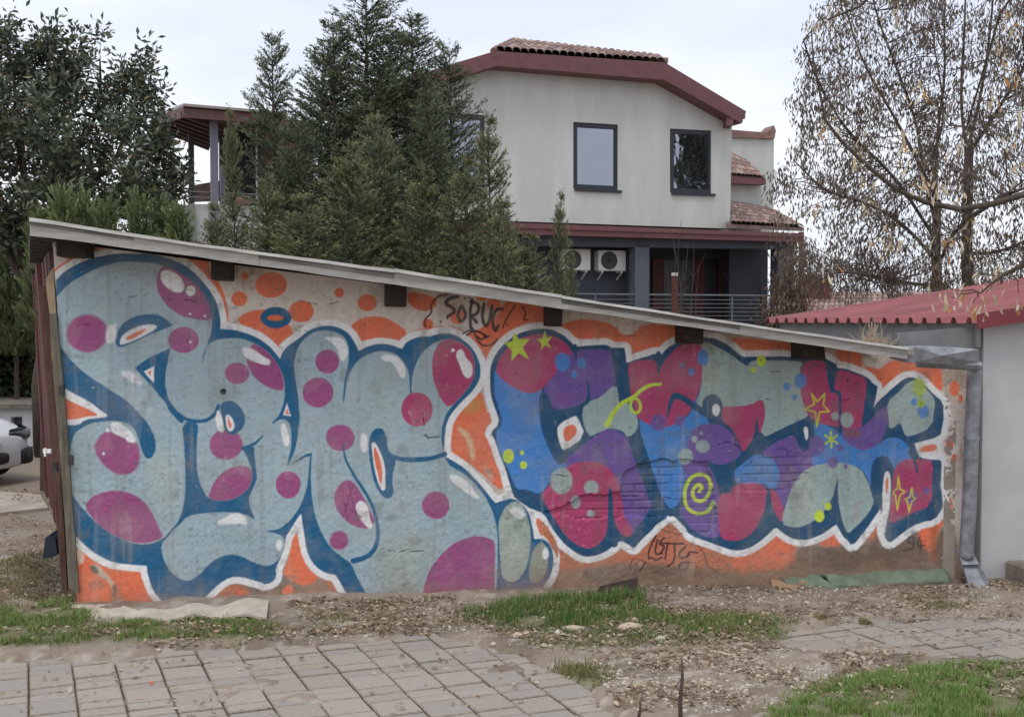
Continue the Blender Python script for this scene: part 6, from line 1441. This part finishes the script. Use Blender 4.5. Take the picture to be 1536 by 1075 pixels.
# ---- sticks
for x, y0, y1, rr_, lb in ((1021, 1082, 990, .0085, 'tall dark cut stick standing in the gravel by the lawn'), (958, 1085, 1052, .0075, 'short cut stub standing in the gravel')):
    b = G(x, y0); b[2] = -.03; Yd = b[1]; t_ = at(x + 2, y1, Yd)
    p = [b, b * .6 + t_ * .4 + np.array([-.004, 0, 0]), b * .25 + t_ * .75 + np.array([.003, 0, 0]), t_]
    mb = MB().tube(p, [rr_ * 1.15, rr_ * 1.1, rr_ * .8, rr_ * .6], 8)
    o = mb.build('cut_stick', m_bark, None, smooth=True); tag(o, lb, 'stick')
    if rr_ > .008:
        q = p[1]; mb = MB(); mb.tube([q, q + np.array([-.05, 0, .02]), q + np.array([-.075, 0, .05])], [.003, .002, .001], 4); mb.tube([p[2], p[2] + np.array([-.045, .0, -.06]), p[2] + np.array([-.05, 0, -.1])], [.002, .0015, .001], 4)
        tw_ = mb.build('side_twig', m_bark, o)
# ---- blue-black plastic sheet and brushwood by the post
o = MB().prism([at(x, y, 7.6) for x, y in ((64, 838), (68, 806), (75, 801), (83, 808), (86, 832), (78, 836), (70, 836))], (.02, .06, .02)).build('plastic_offcut', mat('blue_black_plastic', alb(38, 46, 58), .35, var=.15, bump=.1), None); tag(o, 'blue black plastic offcut leaning beside the timber post', 'plastic')
bw = MB(); r = np.random.default_rng(5)
for k in range(420):
    p = G(r.uniform(40, 112), r.uniform(835, 905)); p[2] = r.uniform(.0, .10) * math.exp(-((to_px(p)[0] - 95) / 45) ** 2); a = r.uniform(0, 6.28); l_ = r.uniform(.05, .16)
    bw.tube([p, p + np.array([math.cos(a) * l_, math.sin(a) * l_, r.uniform(-.01, .06)])], [.0025, .001], 3, cap=False)
tag(bw.build('brushwood', m_wood_gr, None), 'heap of dry brushwood at the foot of the timber post', 'brushwood', kind='stuff')
for i, (pp_, lb) in enumerate((([(-40, 735), (60, 742), (72, 762), (-40, 775)], 'worn concrete strip across the yard by the shed side'),)):
    o = MB().prism([np.array([*G(x, y)[:2], .01]) for x, y in pp_], (0, 0, -.1)).build('concrete_strip', mat('yard_concrete', alb(168, 160, 150), .95, var=.15, scale=4, bump=.3), None); tag(o, lb, kind='structure')
# dry weeds stuck in the low gutter
wd_ = thing('dry_weed', tuple(wallpt(1305, 512, .1)), 'dry weed tuft growing on the low end of the shed roof', 'plant'); mb = MB()
for k in range(130):
    b = wallpt(1308 + RNG.normal() * 12, 515, .12 + RNG.normal() * .03); b[2] -= .02
    t_ = b + np.array([RNG.normal() * .05, RNG.normal() * .04, abs(RNG.normal()) * .07 + .02]); mb.tube([b, (b + t_) / 2 + RNG.normal(size=3) * .01, t_], [.0022, .0018, .001], 3, cap=False)
b = wallpt(1308, 513, .12)
for k in range(6): mb.tube([b, b + np.array([RNG.normal() * .03, 0, .10 + .04 * RNG.random()])], [.005, .003], 4)
mb.build('stalks', mat('straw', alb(168, 150, 130), .9, var=.2), wd_)['kind'] = 'stuff'

# ---- grass
m_grass = mat('grass_blades', (1, 1, 1), .55, var=.12, scale=5, bump=0, attr='Col', transl=.3, spec=.3)
def grass(poly, n, h0, h1, label, seed, dry=.12, c0=(74, 104, 46), c1=(128, 156, 78), soft=.10):
    r = np.random.default_rng(seed); a = np.array(poly); P = []
    while len(P) < n:
        q = r.uniform(a.min(0) - soft, a.max(0) + soft, (n * 3, 2)); d = np.sqrt(seg_d2(q[:, 0], q[:, 1], poly)); d[inpoly(q[:, 0], q[:, 1], poly)] *= -1
        cl = fbm(q[:, 0] * 7, q[:, 1] * 7, 3, seed); w_ = sstep(soft * 1.6, -soft * 1.2, d + .34 * (cl - .5)) * sstep(.36, .56, cl)
        P += list(q[r.random(len(q)) < w_])
    P = np.array(P[:n]); px, py = to_px(np.c_[P, np.zeros(n)]); P = P[(py < 1100) & (px > -40) & (px < 1576)]; n = len(P)
    z = gh(P[:, 0], P[:, 1]); B = np.c_[P, z - .004]
    cl = fbm(P[:, 0] * 5 + 3, P[:, 1] * 5, 3, seed + 1)
    L_ = r.uniform(h0, h1, n)[:, None] * (.55 + .9 * cl[:, None]); az = r.uniform(0, 2 * math.pi, n); ln = np.abs(r.normal(size=n)) * .45
    D = np.stack([np.cos(az) * ln, np.sin(az) * ln, np.ones(n)], -1); D = unit(D); S = np.stack([-np.sin(az), np.cos(az), 0 * az], -1) * r.uniform(.0012, .0026, n)[:, None]
    mid = B + D * L_ * .55; tip = B + unit(D + np.stack([np.cos(az) * .8, np.sin(az) * .8, -.15 + 0 * az], -1) * ln[:, None]) * L_
    V = np.stack([B - S, B + S, mid + S * .8, mid - S * .8, tip], 1).reshape(-1, 3); b_ = np.arange(n)[:, None] * 5
    F3 = np.concatenate([b_ + [0, 1, 2], b_ + [0, 2, 3], b_ + [3, 2, 4]])
    cc = np.array(alb(*c0)) + (np.array(alb(*c1)) - np.array(alb(*c0))) * (r.random((n, 1)) * .5 + .5 * (cl[:, None]))
    dd = r.random(n) < dry; cc[dd] = np.array(alb(170, 156, 112)) * r.uniform(.7, 1.1, (dd.sum(), 1))
    o = put('grass', arr_mesh('grass', V, F3, np.repeat(cc, 5, 0)), m_grass); tag(o, label, 'grass', kind='stuff')
grass(gp['front'], 36000, .02, .055, 'bright short lawn grass at the path edge', 1, .17, (84, 122, 54), (150, 178, 100))
grass(gp['wall_left'], 10500, .02, .055, 'green grass strip along the pale slabs', 2, .30, (78, 116, 52), (134, 164, 86), soft=.05)
grass(gp['mid_a'], 6500, .03, .085, 'tall dark green grass patch at the wall foot', 3, .24, (60, 100, 46), (114, 152, 78))
grass(gp['mid_b'], 5500, .02, .055, 'grass mixed with stones beside the paving', 4, .36, (72, 108, 50), (128, 158, 82))
grass(gp['tuft'], 1100, .02, .045, 'small grass tuft in the bare earth', 5, .3, (84, 96, 50), (130, 138, 76))
yl = [tuple(G(x, y)[:2]) for x, y in ((-60, 840), (60, 835), (100, 870), (105, 905), (-60, 925))]
grass(yl, 5000, .02, .05, 'thin weedy grass in the yard beside the shed post', 6, .45, (70, 84, 46), (116, 124, 74))
rp_ = [tuple(G(x, y)[:2]) for x, y in ((1340, 905), (1400, 890), (1450, 895), (1470, 912), (1400, 925), (1350, 922))]
grass(rp_, 900, .015, .035, 'sparse weedy grass before the downpipe', 8, .55, (96, 100, 56), (138, 136, 84))
for k, (q, lb) in enumerate((([(1230, 932), (1290, 930), (1320, 936), (1260, 940)], 'thin weed line across the dusty path'), ([(445, 925), (520, 920), (560, 930), (480, 945)], 'scanty weeds in the litter below the teal letter'))):
    grass([tuple(G(x, y)[:2]) for x, y in q], 700, .015, .03, lb, 20 + k, .4, (96, 100, 56), (130, 134, 80), soft=.04)

# ---- dry litter: curled pods and leaf scraps
def litter(zones, label, seed, L0=.015, L1=.045, pale=.35):
    r = np.random.default_rng(seed); P = []
    for poly, n in zones:
        g = [tuple(G(x, y)[:2]) for x, y in poly]; a = np.array(g); Q_ = []
        while len(Q_) < n:
            q = r.uniform(a.min(0), a.max(0), (n * 3, 2)); cl = fbm(q[:, 0] * 4, q[:, 1] * 4, 3, seed)
            Q_ += list(q[inpoly(q[:, 0], q[:, 1], g) & (r.random(len(q)) < sstep(.3, .62, cl))])
        P += Q_[:n]
    P = np.array(P); n = len(P); z = np.maximum(gh(P[:, 0], P[:, 1]), -.0 * P[:, 0]) + .004 + r.random(n) * .008
    inl = inpoly(P[:, 0], P[:, 1], lpoly) | inpoly(P[:, 0], P[:, 1], rpoly); z = np.where(inl, np.maximum(z, .006), z)
    B = np.c_[P, z]; az = r.uniform(0, 6.28, n); D = np.stack([np.cos(az), np.sin(az), r.normal(size=n) * .22], -1); D = unit(D); S = unit(np.cross(D, np.array([0, 0, 1.0]) + r.normal(size=(n, 3)) * .5)); K = np.cross(S, D)
    L_ = r.uniform(L0, L1, n)[:, None]; W_ = L_ * r.uniform(.08, .24, (n, 1)); cu = L_ * r.uniform(.05, .3, (n, 1))
    V = np.stack([B, B + D * L_ * .35 + S * W_ + K * cu, B + D * L_ * .35 - S * W_ + K * cu * .7, B + D * L_ * .75 + S * W_ * .8 + K * cu, B + D * L_ * .75 - S * W_ * .8 + K * cu * .6, B + D * L_], 1).reshape(-1, 3); b_ = np.arange(n)[:, None] * 6
    F3 = np.concatenate([b_ + [0, 1, 2], b_ + [1, 3, 4], b_ + [1, 4, 2], b_ + [3, 5, 4]])
    tn, bn = np.array(alb(206, 190, 164)), np.array(alb(122, 100, 80)); f_ = np.where(r.random((n, 1)) < pale, .5 + .5 * r.random((n, 1)), .45 * r.random((n, 1)))
    o = put('dry_litter', arr_mesh('dry_litter', V, F3, np.repeat(bn + (tn - bn) * f_, 6, 0)), m_dry); tag(o, label, 'litter', kind='stuff')
litter([([(430, 912), (700, 900), (720, 950), (600, 955), (440, 962)], 2200), ([(120, 945), (440, 940), (440, 968), (120, 982)], 700), ([(700, 905), (960, 900), (1160, 930), (1160, 972), (800, 972), (720, 950)], 2600), ([(0, 925), (420, 930), (430, 968), (0, 980)], 500)], 'dry pods and leaf scraps heaped along the wall foot', 1)
litter([([(950, 885), (1500, 880), (1536, 900), (1536, 930), (1180, 945), (980, 925)], 1700), ([(1440, 868), (1530, 878), (1530, 892), (1440, 885)], 220), ([(880, 980), (1200, 975), (1400, 992), (1300, 1020), (1170, 1065), (930, 1075)], 1900), ([(1180, 1012), (1540, 1008), (1540, 1075), (1150, 1075)], 900), ([(0, 985), (900, 975), (900, 1075), (0, 1075)], 220), ([(1180, 945), (1536, 930), (1536, 1000), (1200, 985)], 140)], 'scattered dry pods over the earth path and lawn', 2, .012, .045)
litter([([(0, 880), (110, 870), (115, 915), (0, 930)], 500), ([(0, 735), (90, 735), (105, 860), (0, 870)], 900)], 'dry leaves strewn in the side yard', 3)
# ---- gravel and stones
def rock(seed, r0):
    bm = bmesh.new(); bmesh.ops.create_icosphere(bm, subdivisions=1, radius=1); rr = random.Random(seed)
    V = np.array([v.co[:] for v in bm.verts]); V *= np.array([1, rr.uniform(.6, .95), rr.uniform(.45, .7)]); V *= (1 + np.array([rr.uniform(-.22, .18) for _ in V]))[:, None]
    Fc = np.array([[v.index for v in f.verts] for f in bm.faces]); bm.free(); return V * r0, Fc
m_stone = mat('pale_stone', (1, 1, 1), .9, var=.18, scale=30, bump=.3, attr='Col')
def gravel(zones, label, seed, s0, s1):
    r = np.random.default_rng(seed); VV, FF, CC = [], [], []; b = 0; rk = [rock(seed * 10 + i, 1.0) for i in range(6)]
    for poly, n in zones:
        g = [tuple(G(x, y)[:2]) for x, y in poly]; a = np.array(g); c = 0
        while c < n:
            q = r.uniform(a.min(0), a.max(0))
            if not inpoly(np.array([q[0]]), np.array([q[1]]), g)[0]: continue
            if fbm(np.array([q[0] * 5]), np.array([q[1] * 5]), 2, seed)[0] < .42 and r.random() < .8: continue
            V, Fc = rk[r.integers(6)]; s = s0 + (s1 - s0) * r.random() ** 3; a_ = r.uniform(0, 6.28); Rm = np.array([[math.cos(a_), -math.sin(a_), 0], [math.sin(a_), math.cos(a_), 0], [0, 0, 1]])
            VV.append(V * s @ Rm.T + np.array([q[0], q[1], gh(q[0], q[1]) + s * .15])); FF.append(Fc + b); b += len(V); c += 1
            k = r.random(); cc = np.array(alb(150, 136, 122)) * (1 - k) + np.array(alb(204, 196, 182)) * k; CC.append(np.tile(cc, (len(V), 1)))
    o = put('gravel', arr_mesh('gravel', np.vstack(VV), np.vstack(FF), np.vstack(CC)), m_stone); tag(o, label, 'gravel', kind='stuff')
gravel([([(880, 985), (1190, 980), (1330, 995), (1250, 1030), (1180, 1060), (1060, 1075), (930, 1075)], 2100), ([(960, 885), (1500, 880), (1500, 925), (1180, 940), (980, 920)], 900)], 'small pale gravel scattered over the earth path', 3, .004, .017)
gravel([([(430, 905), (700, 900), (760, 960), (440, 968)], 900), ([(700, 920), (1150, 930), (1140, 972), (800, 975)], 700), ([(0, 740), (100, 740), (110, 900), (0, 920)], 600)], 'small stones in the litter along the wall', 4, .004, .016)
sg = 'larger stones lying in the middle grass'
for k, (x, y, s, lb) in enumerate(((838, 956, .036, 'pinkish upright stone in the grass patch before the lime doodles'), (860, 953, .05, 'long low pale stone beside the pinkish upright stone'), (945, 953, .055, 'widest rough pale stone in the middle grass'), (990, 966, .03, 'round white stone where grass meets gravel'), (775, 962, .04, None), (790, 958, .032, None), (1090, 945, .022, None), (740, 972, .022, None), (952, 945, .03, None), (1276, 1022, .032, 'pale stone at the lawn edge among pods'), (238, 978, .020, 'lone white stone at the edge of the block paving'), (374, 966, .014, None), (1253, 889, .014, 'small white pebble before the green felt'), (489, 912, .014, None), (1090, 925, .02, None))):
    V, Fc = rock(200 + k, s); p = gpt(x, y); V = V + np.array([0, 0, s * .25])
    if k in (1, 2): V[:, 0] *= 1.5; V[:, 2] *= .8
    cc = np.array(alb(196, 178, 160)) if k % 3 else np.array(alb(212, 206, 196))
    o = put('field_stone', arr_mesh('field_stone', V, Fc, np.tile(cc, (len(V), 1))), m_stone); o.location = tuple(p); WL[o.name] = p
    tag(o, lb or 'pale fist sized stone half sunk among dry pods', 'stone', sg)
o = MB().box(-.008, .008, -.005, .005, 0, .008).build('plastic_scrap', mat('orange_plastic', alb(222, 96, 60), .5), None); p = G(227, 1026); o.location = (p[0], p[1], .004); WL[o.name] = p; tag(o, 'tiny orange plastic scrap on the block paving', 'scrap')
